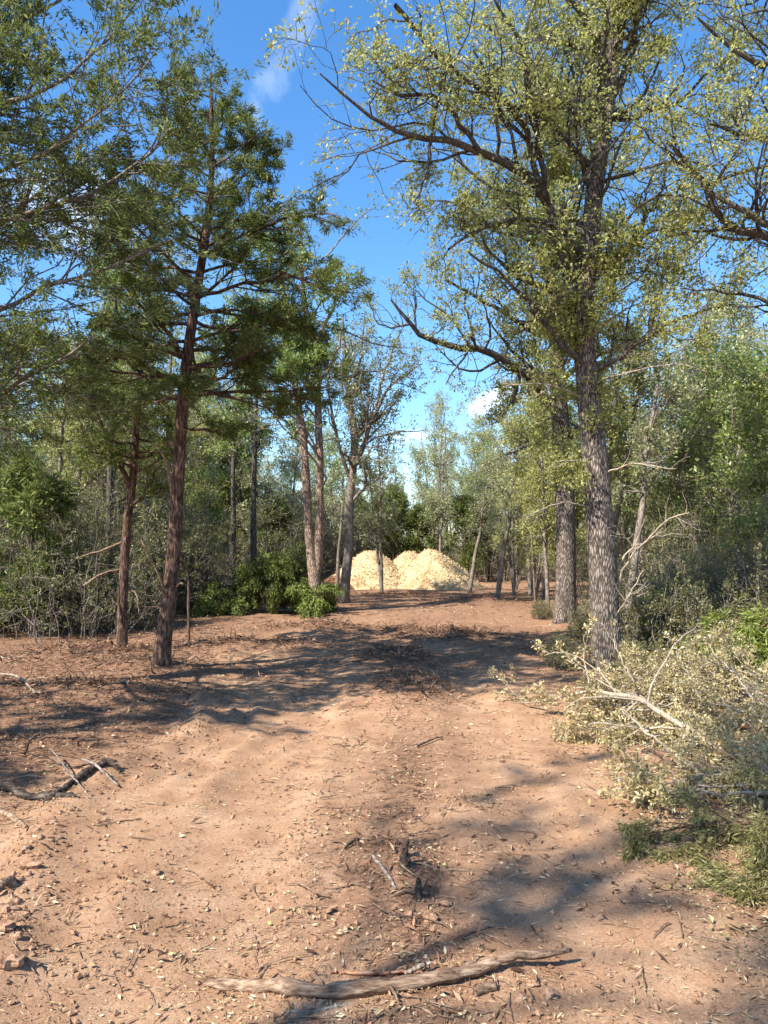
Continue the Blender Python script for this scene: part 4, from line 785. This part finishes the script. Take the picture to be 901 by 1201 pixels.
for k, (pth, lb) in enumerate([
    ([(2.75, 3.55, 0.16, 0.014), (2.2, 3.7, 0.22, 0.011), (1.75, 3.85, 0.17, 0.008), (1.38, 3.95, 0.08, 0.003)], 'olive cut cedar bough in the lower right corner, the one reaching farthest onto the track'),
    ([(2.8, 3.35, 0.12, 0.012), (2.3, 3.4, 0.17, 0.009), (1.9, 3.45, 0.12, 0.006), (1.6, 3.5, 0.05, 0.003)], 'olive cut cedar bough in the lower right corner, middle of the three'),
    ([(2.7, 3.1, 0.08, 0.012), (2.2, 3.1, 0.13, 0.009), (1.85, 3.08, 0.08, 0.006), (1.62, 3.05, 0.03, 0.003)], 'olive cut cedar bough in the lower right corner, nearest of the three')]):
    bough(pth, 400+k, lb, 'cut cedar boughs in the lower right corner', 'bough_leaf', (0.034, 0.0065), 6, 22, 9)
# fresh green cut cedar heaped under the twin-stemmed tree
gr = np.random.default_rng(55)
for k in range(22):
    y0 = gr.uniform(16.9, 18.3); x0 = X(gr.uniform(235, 392), y0); a = gr.uniform(0, 2*PI); L = gr.uniform(0.6, 1.1); tall = 1.15 if 300 < x0*FPX/y0+CXP < 352 else 0.75
    g0 = hz(x0, y0); zz = gr.uniform(0.5, 1.0)*tall
    bough([(x0, y0, g0+zz*0.5, 0.02), (x0+0.4*L*math.cos(a), y0+0.3*L*math.sin(a), g0+zz*1.1, 0.016), (x0+0.8*L*math.cos(a), y0+0.6*L*math.sin(a), g0+zz*0.9, 0.012), (x0+1.1*L*math.cos(a), y0+0.8*L*math.sin(a), g0+zz*0.45, 0.005)], 420+k,
          ('tall' if zz > 0.85 else 'low')+' green cut cedar bough '+('at the left end' if x0 < X(280, y0) else 'in the middle' if x0 < X(335, y0) else 'at the right end')+' of the green heap, '+('front' if y0 < 17.4 else 'back')+' row', 'green cut cedar heap', 'cut_cedar', (0.085, 0.024), 4, 16, 6, 0.7, (0.3, 0.5), blades=8, jr=0.035, spread=0.3)
for k, (px, d, zz) in enumerate([(838, 9.5, 0.45), (872, 9.4, 0.55), (905, 9.2, 0.6), (858, 9.2, 0.48), (890, 9.0, 0.52)]):
    x0 = X(px, d)+0.4; g0 = hz(x0, d)
    bough([(x0, d, g0+zz*0.8, 0.016), (x0-0.35, d-0.15, g0+zz*1.2, 0.012), (x0-0.65, d-0.3, g0+zz, 0.008), (x0-0.9, d-0.45, g0+zz*0.5, 0.004)], 440+k, ['leftmost bright yellow-green cut bough behind the brush pile', 'bright yellow-green cut bough behind the brush pile, back row at the right edge', 'rightmost bright yellow-green cut bough, leaving the view behind the brush pile', 'front bright yellow-green cut bough behind the brush pile, left of the edge one', 'front bright yellow-green cut bough behind the brush pile, at the right edge'][k], 'bright green boughs behind the brush pile', 'bright_leaf', (0.09, 0.016), 4, 16, 7, 0.5, (0.3, 0.5), blades=8, jr=0.02, spread=0.35)

# ------------------------------------------------------------------ logs, sticks, stubs and clods on the ground
def ground_path(pts, lift=0.0):
    out = []
    for px, py, r, z in pts:
        x, y = gp(px, py); out.append((x, y, hz(x, y)+r*0.7+z+lift, r))
    return out
def stick(path, label, name='stick', cat='stick', group=None, mat='dry_wood', sides=9, n=26, seed=1, rough=0.12, sub=(), cut=None):
    rng = np.random.default_rng(seed); a, b = arr([path], n); a = jitter(a, rng, 0.002); b = b*(1+rough*rng.normal(size=b.shape)*0.6)
    p = a[0, 0]; root = empty(name, (p[0], p[1], hz(p[0], p[1])), label, cat, group)
    lob = 1+0.14*rng.normal(size=(1, 1, sides))+0.05*rng.normal(size=(1, n, sides))
    g = Geo(); tubes(g, a, b, sides, True, lob); g.build('stem', M[mat], root)
    for q, s_ in enumerate(sub):
        a2, b2 = arr([s_], 10); g = Geo(); tubes(g, jitter(a2, rng, 0.002), b2, 6, True); g.build('side_branch', M[mat], root)
    return root
stick(ground_path([(240, 1146, 0.0103, 0.004), (270, 1150, 0.0189, 0.006), (330, 1161, 0.0224, 0.008), (380, 1168, 0.0224, 0.008), (440, 1168, 0.0224, .01), (500, 1163, 0.0215, .014), (550, 1153, 0.0181, .02), (600, 1142, 0.0146, .03), (640, 1134, 0.0112, .045), (672, 1127, 0.0060, .055)]),
      'long weathered branch lying across the foreground of the track', 'fallen_branch', 'branch', None, 'dry_wood', 12, 44, 3, 0.22, [ground_path([(300, 1156, .008, .02), (312, 1148, .006, .04), (318, 1143, .003, .045)]), ground_path([(455, 1164, .009, .02), (463, 1176, .006, .02), (470, 1184, .003, .005)]), ground_path([(545, 1154, .010, .02), (556, 1143, .008, .035), (562, 1138, .004, .04)])])
stick(ground_path([(388, 1142, .004, .005), (430, 1146, .007, .01), (470, 1148, .006, .015), (500, 1148, .005, .01)]), 'short orange split stick just behind the long weathered branch', mat='red_wood', seed=5)
stick(ground_path([(475, 1150, .006, .01), (495, 1146, .009, .015), (508, 1141, .004, .02)]), 'stubby grey twig at the end of the orange split stick', mat='twig', seed=6)
stick(ground_path([(330, 1184, .004, 0), (380, 1180, .006, .002), (430, 1176, .004, 0)]), 'thin pale stick in front of the long weathered branch', mat='twig', seed=7)
stick(ground_path([(556, 1172, .016, 0), (566, 1168, .019, 0), (582, 1166, .017, 0)]), 'short thick wood chunk under the raised end of the long branch', 'wood_chunk', 'wood', None, 'dry_wood', 9, 10, 8)
def stub(px, py, hh, r, lean, mat, label, seed):
    x, y = gp(px, py); z = hz(x, y); rng = np.random.default_rng(seed); root = empty('root_stub', (x, y, z), label, 'root')
    for k in range(4):
        ox, oy = rng.normal(size=2)*r*0.55; q = hh*(1.0, 0.72, 0.5, 0.34)[k]; lx = lean+rng.normal()*0.012
        a, b = arr([[(x+ox*1.5, y+oy*1.5, z-0.03, r*0.8), (x+ox+lx*0.4, y+oy, z+q*0.5, r*0.62), (x+ox+lx, y+oy, z+q*0.9, r*0.4), (x+ox+lx*1.1, y+oy, z+q, r*0.08)]], 9)
        g = Geo(); tubes(g, jitter(a, rng, 0.002), b, 6, True, 1+0.25*rng.normal(size=(1, 1, 6))); g.build('splinter', M[mat], root)
    for k in range(3):
        a0 = rng.uniform(0, 6.28); L = rng.uniform(0.06, 0.14); P = np.array([[[x, y, z+0.02], [x+L*0.5*math.cos(a0), y+L*0.5*math.sin(a0), z+0.025], [x+L*math.cos(a0+.3), y+L*math.sin(a0+.3), z+0.0]]])
        g = Geo(); tubes(g, P, np.array([[0.009, 0.006, 0.002]]), 5, True); g.build('root', M['dry_wood'], root)
    return root
stub(470, 1032, 0.14, 0.02, 0.025, 'dark_wood', 'upright dark splintered root stub in the middle of the track', 11)
stub(489, 1058, 0.09, 0.026, 0.0, 'dark_wood', 'squat dark root stub in front of the upright splintered one', 12)
stick(ground_path([(437, 1020, .007, .006), (450, 1035, .009, .005), (462, 1050, .005, .002)]), 'pale grey wood splinter left of the root stubs', mat='gray_bark', seed=13)
stick(ground_path([(470, 1030, .006, .01), (490, 1026, .007, .03), (505, 1028, .004, .01)]), 'thin root bent over right of the upright stub', mat='dry_wood', seed=14)
stick(ground_path([(405, 1003, .005, .005), (412, 997, .009, .02), (420, 994, .006, .02)]), 'dark curled chip of bark left of the root stubs', mat='dark_wood', seed=15)
stick(ground_path([(-20, 938, .016, .0), (10, 934, .026, .008), (32, 938, .019, .004), (55, 939, .027, .004), (75, 943, .015, .0), (92, 945, .010, -.008)]), 'charred dark log lying flat at the left edge', 'charred_log', 'log', None, 'dark_wood', 10, 34, 16, 0.3)
stick(ground_path([(52, 946, .010, -.008), (66, 939, .022, .004), (80, 930, .018, .008), (98, 920, .027, .016), (112, 915, .019, .014), (128, 911, .022, .008), (144, 912, .008, -.006)]), 'charred dark log bent over the flat one at the left edge', 'charred_log', 'log', None, 'dark_wood', 10, 34, 17, 0.3)
stick(ground_path([(96, 908, .007, .05), (112, 918, .009, .05), (138, 926, .006, .02)]), 'grey split stick lying on the bent charred log', mat='gray_bark', seed=18)
stick(ground_path([(60, 905, .004, .09), (82, 922, .005, .07), (112, 945, .003, .0)]), 'long thin grey stick leaning on the charred logs', mat='gray_bark', seed=19)
stick(ground_path([(150, 938, .008, 0), (172, 943, .012, 0), (194, 946, .008, 0)]), 'short brown stick just right of the charred logs', seed=20)
stick(ground_path([(0, 955, .012, .01), (14, 965, .016, .01), (30, 978, .01, .0)]), 'brown stick below the charred logs at the left edge', seed=21)
stick(ground_path([(0, 800, .008, .05), (20, 812, .012, .06), (42, 832, .006, .02)]), 'pale stick in the shaded litter at the left edge', mat='twig', seed=22)
stick(ground_path([(-5, 1064, .02, .02), (8, 1056, .02, .03), (18, 1050, .012, .03)]), 'brown root end poking from the soil berm at the left edge', 'root_stub', 'root', seed=23)
stick([(*P3(222, 772, 11.3)[:2], 0, .02), (*P3(221, 720, 11.3),)+(.022,), (*P3(221, 680, 11.3),)+(.02,), (*P3(216, 650, 11.3),)+(.012,)], 'dead brown sapling stem standing right of the leaning dark cedar', 'dead_sapling', 'sapling', None, 'cedar_bark', 7, 14, 24)
rs = np.random.default_rng(91)
for k in range(46):
    d = math.exp(rs.uniform(math.log(3.2), math.log(15))); px = rs.uniform(-20, 640); x, y = X(px, d), d
    if litter(x, y) < 0.3 and rs.random() < 0.7: continue
    L = rs.uniform(0.10, 0.36)*(1 if d < 7 else 1.7); a = rs.uniform(-0.5, 0.7)+(PI if rs.random() < .5 else 0); r = rs.uniform(0.003, 0.008)*(1 if d < 7 else 1.7)
    pts = [(x+L*t*math.cos(a), y+L*t*math.sin(a)+0.06*L*rs.normal()) for t in (0, .35, .7, 1)]
    stick([(p, q, hz(p, q)+r*0.6+0.02*rs.random(), r*f) for (p, q), f in zip(pts, (1, .95, .8, .5))], ['brown', 'pale grey', 'dark', 'reddish'][k % 4]+(' long' if L > 0.45 else ' short')+' broken stick lying '+('in the foreground' if y < 4.3 else 'on the open mid-clearing' if y < 7.5 else 'in the litter beyond mid-track')+(', left of the track' if x < -1.2 else ', right of centre' if x > 0.3 else ', on the track'), 'stick', 'stick', 'loose sticks on the clearing', ['dry_wood', 'twig', 'dark_wood', 'cedar_bark'][k % 4], 6, 10, 600+k)
def clod(x, y, r, seed, label, group, mat='clod', name='dirt_clod'):
    rng = np.random.default_rng(seed); nu, nv = 12, 9; th = np.linspace(0, PI, nv)[:, None]; ph = (np.arange(nu)*2*PI/nu)[None]
    D = np.stack([np.sin(th)*np.cos(ph), np.sin(th)*np.sin(ph), np.cos(th)+0*ph], -1)
    w_ = rng.normal(size=(5, 3)); f = 1+0.16*sum(np.sin(D@q*2.3+rng.uniform(0, 6)) for q in w_)/1.6; f = f*(1+0.13*rng.normal(size=f.shape)); f[0] = f[0].mean(); f[-1] = f[-1].mean()
    P = D*f[..., None]*r*np.array([rng.uniform(.9, 1.4), rng.uniform(.8, 1.2), rng.uniform(.6, .85)])
    i = np.arange(nu*nv).reshape(nv, nu); Q = np.stack([i[:-1], i[1:], np.roll(i[1:], -1, 1), np.roll(i[:-1], -1, 1)], -1).reshape(-1, 4)
    z = hz(x, y)+r*0.25; g = Geo(); g.add(P+np.array([x, y, z]), None, Q); o = g.build(name, M[mat], None, False, (x, y, z)); return tag(o, label, 'clod', group)
for k, (px, py, r) in enumerate([(8, 1052, .032), (22, 1046, .026), (6, 1085, .036), (20, 1075, .02), (4, 1118, .036), (18, 1124, .022), (10, 1100, .018), (26, 1060, .016), (14, 1068, .022), (30, 1088, .014), (24, 1110, .018), (34, 1040, .016), (48, 1000, .018), (52, 975, .02), (30, 1012, .035), (42, 990, .03), (60, 978, .03), (70, 965, .03), (36, 1030, .03), (12, 1150, .04), (28, 1008, .02), (182, 1030, .02), (55, 1060, .02), (200, 905, .03), (178, 900, .03), (160, 915, .025), (520, 1062, .025), (505, 1080, .03), (480, 1075, .02), (150, 1135, .018), (320, 1090, .014), (610, 1178, .02), (640, 1170, .03), (622, 1160, .02)]):
    x, y = gp(px, py); clod(x, y, r, 700+k, ('large' if r > .03 else 'small')+' crumbly clod of red soil on the left berm, '+('near the charred logs' if py < 985 else 'halfway along it' if py < 1060 else 'at the lower left corner') if px < 240 else 'small clod of red soil lying on the track', 'soil clods along the left berm' if px < 240 else 'soil clods on the track')

# ------------------------------------------------------------------ heaps of torn roots and bark
heap_lab = ['dark heap of torn roots and bark in the middle of the track', 'low heap of bark shreds beyond the root heap mid-track', None, 'dark mulch heap left of the slender cedar', 'dark mulch heap between the two cedars at the left', 'dark litter heap at the left edge, beyond the charred logs', 'litter heap right below the leaning dark cedar',
            'heap of shreds in front of the green cut cedar', 'heap of shreds mid-track before the chip heaps', 'mulch heap at the foot of the pale bare-trunked tree', 'long low debris heap across the far end of the track', 'flat heap of shreds right of the mid-track root heap', 'flat heap of shreds right of the leaning cedar', 'low litter heap right of the charred logs']
for k, (hx, hy, sx, sy, hh) in enumerate(HEAPS):
    if not heap_lab[k]: continue
    rng = np.random.default_rng(800+k); root = empty('debris_heap', (hx, hy, hz(hx, hy)), heap_lab[k], 'heap', 'debris heaps of the clearing')
    n = int(900*max(0.6, min(1.4, sx*sy*2))); c = np.stack([hx+rng.normal(size=n)*sx*0.8, hy+rng.normal(size=n)*sy*0.85], -1); z = h(c[:, 0], c[:, 1])+rng.random(n)**2*0.04
    d = rng.normal(size=(n, 3)); d[:, 2] = np.abs(d[:, 2])*0.22; sc = 1.0 if hy < 10 else 1.4
    g = Geo(); leaves(g, np.column_stack([c, z]), d, rng, 0.08*sc, 0.014*sc, 1.0, 0.2, 0.1); tag(g.build('shreds', M['mulch'], root, False), None, None, None, 'stuff')
    m = 26; x0 = hx+rng.normal(size=m)*sx*0.5; y0 = hy+rng.normal(size=m)*sy*0.5; a = rng.uniform(0, 2*PI, m); L = rng.uniform(0.12, 0.42, m); up = rng.uniform(0.05, 0.5, m)
    P = np.zeros((m, 7, 3)); P[:, 0] = np.column_stack([x0, y0, h(x0, y0)-0.02]); cur = np.column_stack([np.cos(a), np.sin(a), up])
    for s in range(1, 7): cur = nrm(cur+rng.normal(size=cur.shape)*0.3+np.array([0, 0, -0.06])); P[:, s] = P[:, s-1]+cur*(L/6)[:, None]
    P = clampz(P, 0.004); g = Geo(); tubes(g, P, rng.uniform(0.004, 0.013, m)[:, None]*np.linspace(1, 0.35, 7)[None], 5, True); tag(g.build('roots', M['dark_wood' if k % 2 else 'cedar_bark'], root), None, None, None, 'stuff')

# ------------------------------------------------------------------ loose ground cover (uncountable)
def scatter(n, rng, dmin=1.9, dmax=26, pxr=(-80, 980)):
    d = np.exp(rng.uniform(math.log(dmin), math.log(dmax), n)); px = rng.uniform(pxr[0], pxr[1], n); return (px-CXP)/FPX*d, d
def cover(name, label, mat, n, seed, size, accept, tilt=0.25, lift=0.004, dmax=26, grow=0.09):
    rng = np.random.default_rng(seed); x, y = scatter(n, rng, 1.9, dmax); k = rng.random(n) < accept(x, y); x, y = x[k], y[k]; m = len(x)
    d = rng.normal(size=(m, 3)); d[:, 2] *= tilt; c = np.column_stack([x, y, h(x, y)+lift+rng.random(m)*0.008]); s = (1+grow*y)
    g = Geo(); d = nrm(d); nn = rng.normal(size=(m, 3))*0.45; nn[:, 2] += 1; nn = nrm(nn-d*(nn*d).sum(-1, keepdims=True)); sd = np.cross(d, nn)
    q_ = 0.25+1.5*rng.random(m)**3.6; L = (size[0]*q_*s)[:, None]; W = (size[1]*(0.25+0.75*q_)*rng.uniform(0.5, 1.3, m)*s)[:, None]; f = rng.uniform(-0.1, 0.5, m)[:, None]
    V = np.stack([c, c+d*L*0.5+sd*W*0.5+nn*W*f, c+d*L, c+d*L*0.5-sd*W*0.5+nn*W*f], 1).reshape(-1, 3); b = np.arange(m)[:, None]*4
    g.add(V, np.concatenate([b+np.array([[0, 1, 2]]), b+np.array([[0, 2, 3]])], 0)); tag(g.build(name, M[mat], None, False), label, None, None, 'stuff'); return m
def right_zone(x, y): re = right_edge(y); return ss(re-0.25, re+0.25, x)
c1 = cover('leaf_litter', 'dry tan leaf bits scattered over the soil', 'litter', 85000, 901, (0.017, 0.009), lambda x, y: 0.03+0.4*litter(x, y)+0.5*right_zone(x, y)+1.0*np.clip(fbm(x*2.3, y*2.3, 4, 60)*2.6-0.05, 0, 1))
c2 = cover('bark_mulch', 'brown shredded bark and root fibre strewn over the clearing', 'mulch', 100000, 902, (0.036, 0.007), lambda x, y: 0.07+0.5*np.clip(fbm(x*2.1+9, y*2.1, 4, 66)*2.4-0.1, 0, 1)+0.95*litter(x, y)**1.3*(1-0.6*right_zone(x, y)), 0.3)
c3 = cover('dry_leaves', 'pale dry leaves covering the ground under the brush and oaks', 'dry_leaf', 45000, 903, (0.021, 0.012), lambda x, y: right_zone(x, y)*(0.95-0.5*ss(10, 18, y)), 0.4, 0.01, 20)
cover('straw_litter', 'fine pale straw fibres and wood splinters speckling the soil', 'litter', 60000, 907, (0.022, 0.0035), lambda x, y: 0.25+0.9*np.clip(fbm(x*1.9+3, y*1.9, 4, 64)*2.4+0.1, 0, 1), 0.22, 0.004, 12, 0.05)
def crumbs():
    rng = np.random.default_rng(905); x, y = scatter(30000, rng, 1.9, 11); le = left_edge(y)
    k = rng.random(len(x)) < 0.22+0.5*np.clip(fbm(x*2, y*2, 3, 61)*2.2, -0.2, 1)+0.7*np.exp(-((x-le)/0.3)**2); x, y = x[k], y[k]; m = len(x)
    O = np.array([[1, 0, 0], [-1, 0, 0], [0, 1, 0], [0, -1, 0], [0, 0, 1], [0, 0, -1.]]); r = (0.003+0.012*rng.random(m)**4)[:, None, None]*(1+0.06*y)[:, None, None]
    V = O[None]*r*rng.uniform(0.6, 1.3, (m, 6, 3)); V[..., 2] *= 0.8; V += np.column_stack([x, y, h(x, y)+r[:, 0, 0]*0.3])[:, None]
    T = np.array([[0, 2, 4], [2, 1, 4], [1, 3, 4], [3, 0, 4], [2, 0, 5], [1, 2, 5], [3, 1, 5], [0, 3, 5]]); g = Geo(); g.add(V, (np.arange(m)[:, None, None]*6+T[None]).reshape(-1, 3))
    tag(g.build('soil_crumbs', M['clod'], None, False), 'small crumbs of red soil scattered over the track', None, None, 'stuff')
crumbs()
def small_twigs():
    rng = np.random.default_rng(906); x, y = scatter(3600, rng, 2.0, 20); k = rng.random(len(x)) < 0.12+0.6*litter(x, y)+0.5*right_zone(x, y); x, y = x[k], y[k]; m = len(x)
    a = rng.uniform(0, 2*PI, m); L = rng.uniform(0.04, 0.22, m)*(1+0.05*y); P = np.zeros((m, 5, 3)); q = np.stack([x, y], -1); P[:, 0, :2] = q
    for s in range(1, 5): a = a+rng.normal(size=m)*0.25; q = q+np.stack([np.cos(a), np.sin(a)], -1)*(L/4)[:, None]; P[:, s, :2] = q
    P[..., 2] = h(P[..., 0], P[..., 1])+0.004+rng.random((m, 1))*0.012
    g = Geo(); tubes(g, P, (rng.uniform(0.0012, 0.0035, m)*(1+0.05*y))[:, None]*np.linspace(1, 0.6, 5)[None], 4); tag(g.build('twig_litter', M['dry_wood'], None), 'fine broken twigs littering the soil', None, None, 'stuff')
small_twigs()
# low leafy sprouts at the foot of the oaks
for px, d, sc, lb in [(668, 9.9, 0.42, 'low yellow-green sprout left of the tall ridged oak base'), (690, 12.5, 0.45, 'low pale sprout at the foot of the dark-edged oak'), (640, 16.5, 0.4, 'low dry sprout beside the thin tree left of the dark-edged oak'), (752, 9.2, 0.4, 'low pale sprout right of the tall ridged oak base')]:
    put('bush', 0, X(px, d), d, lb, None, sc)
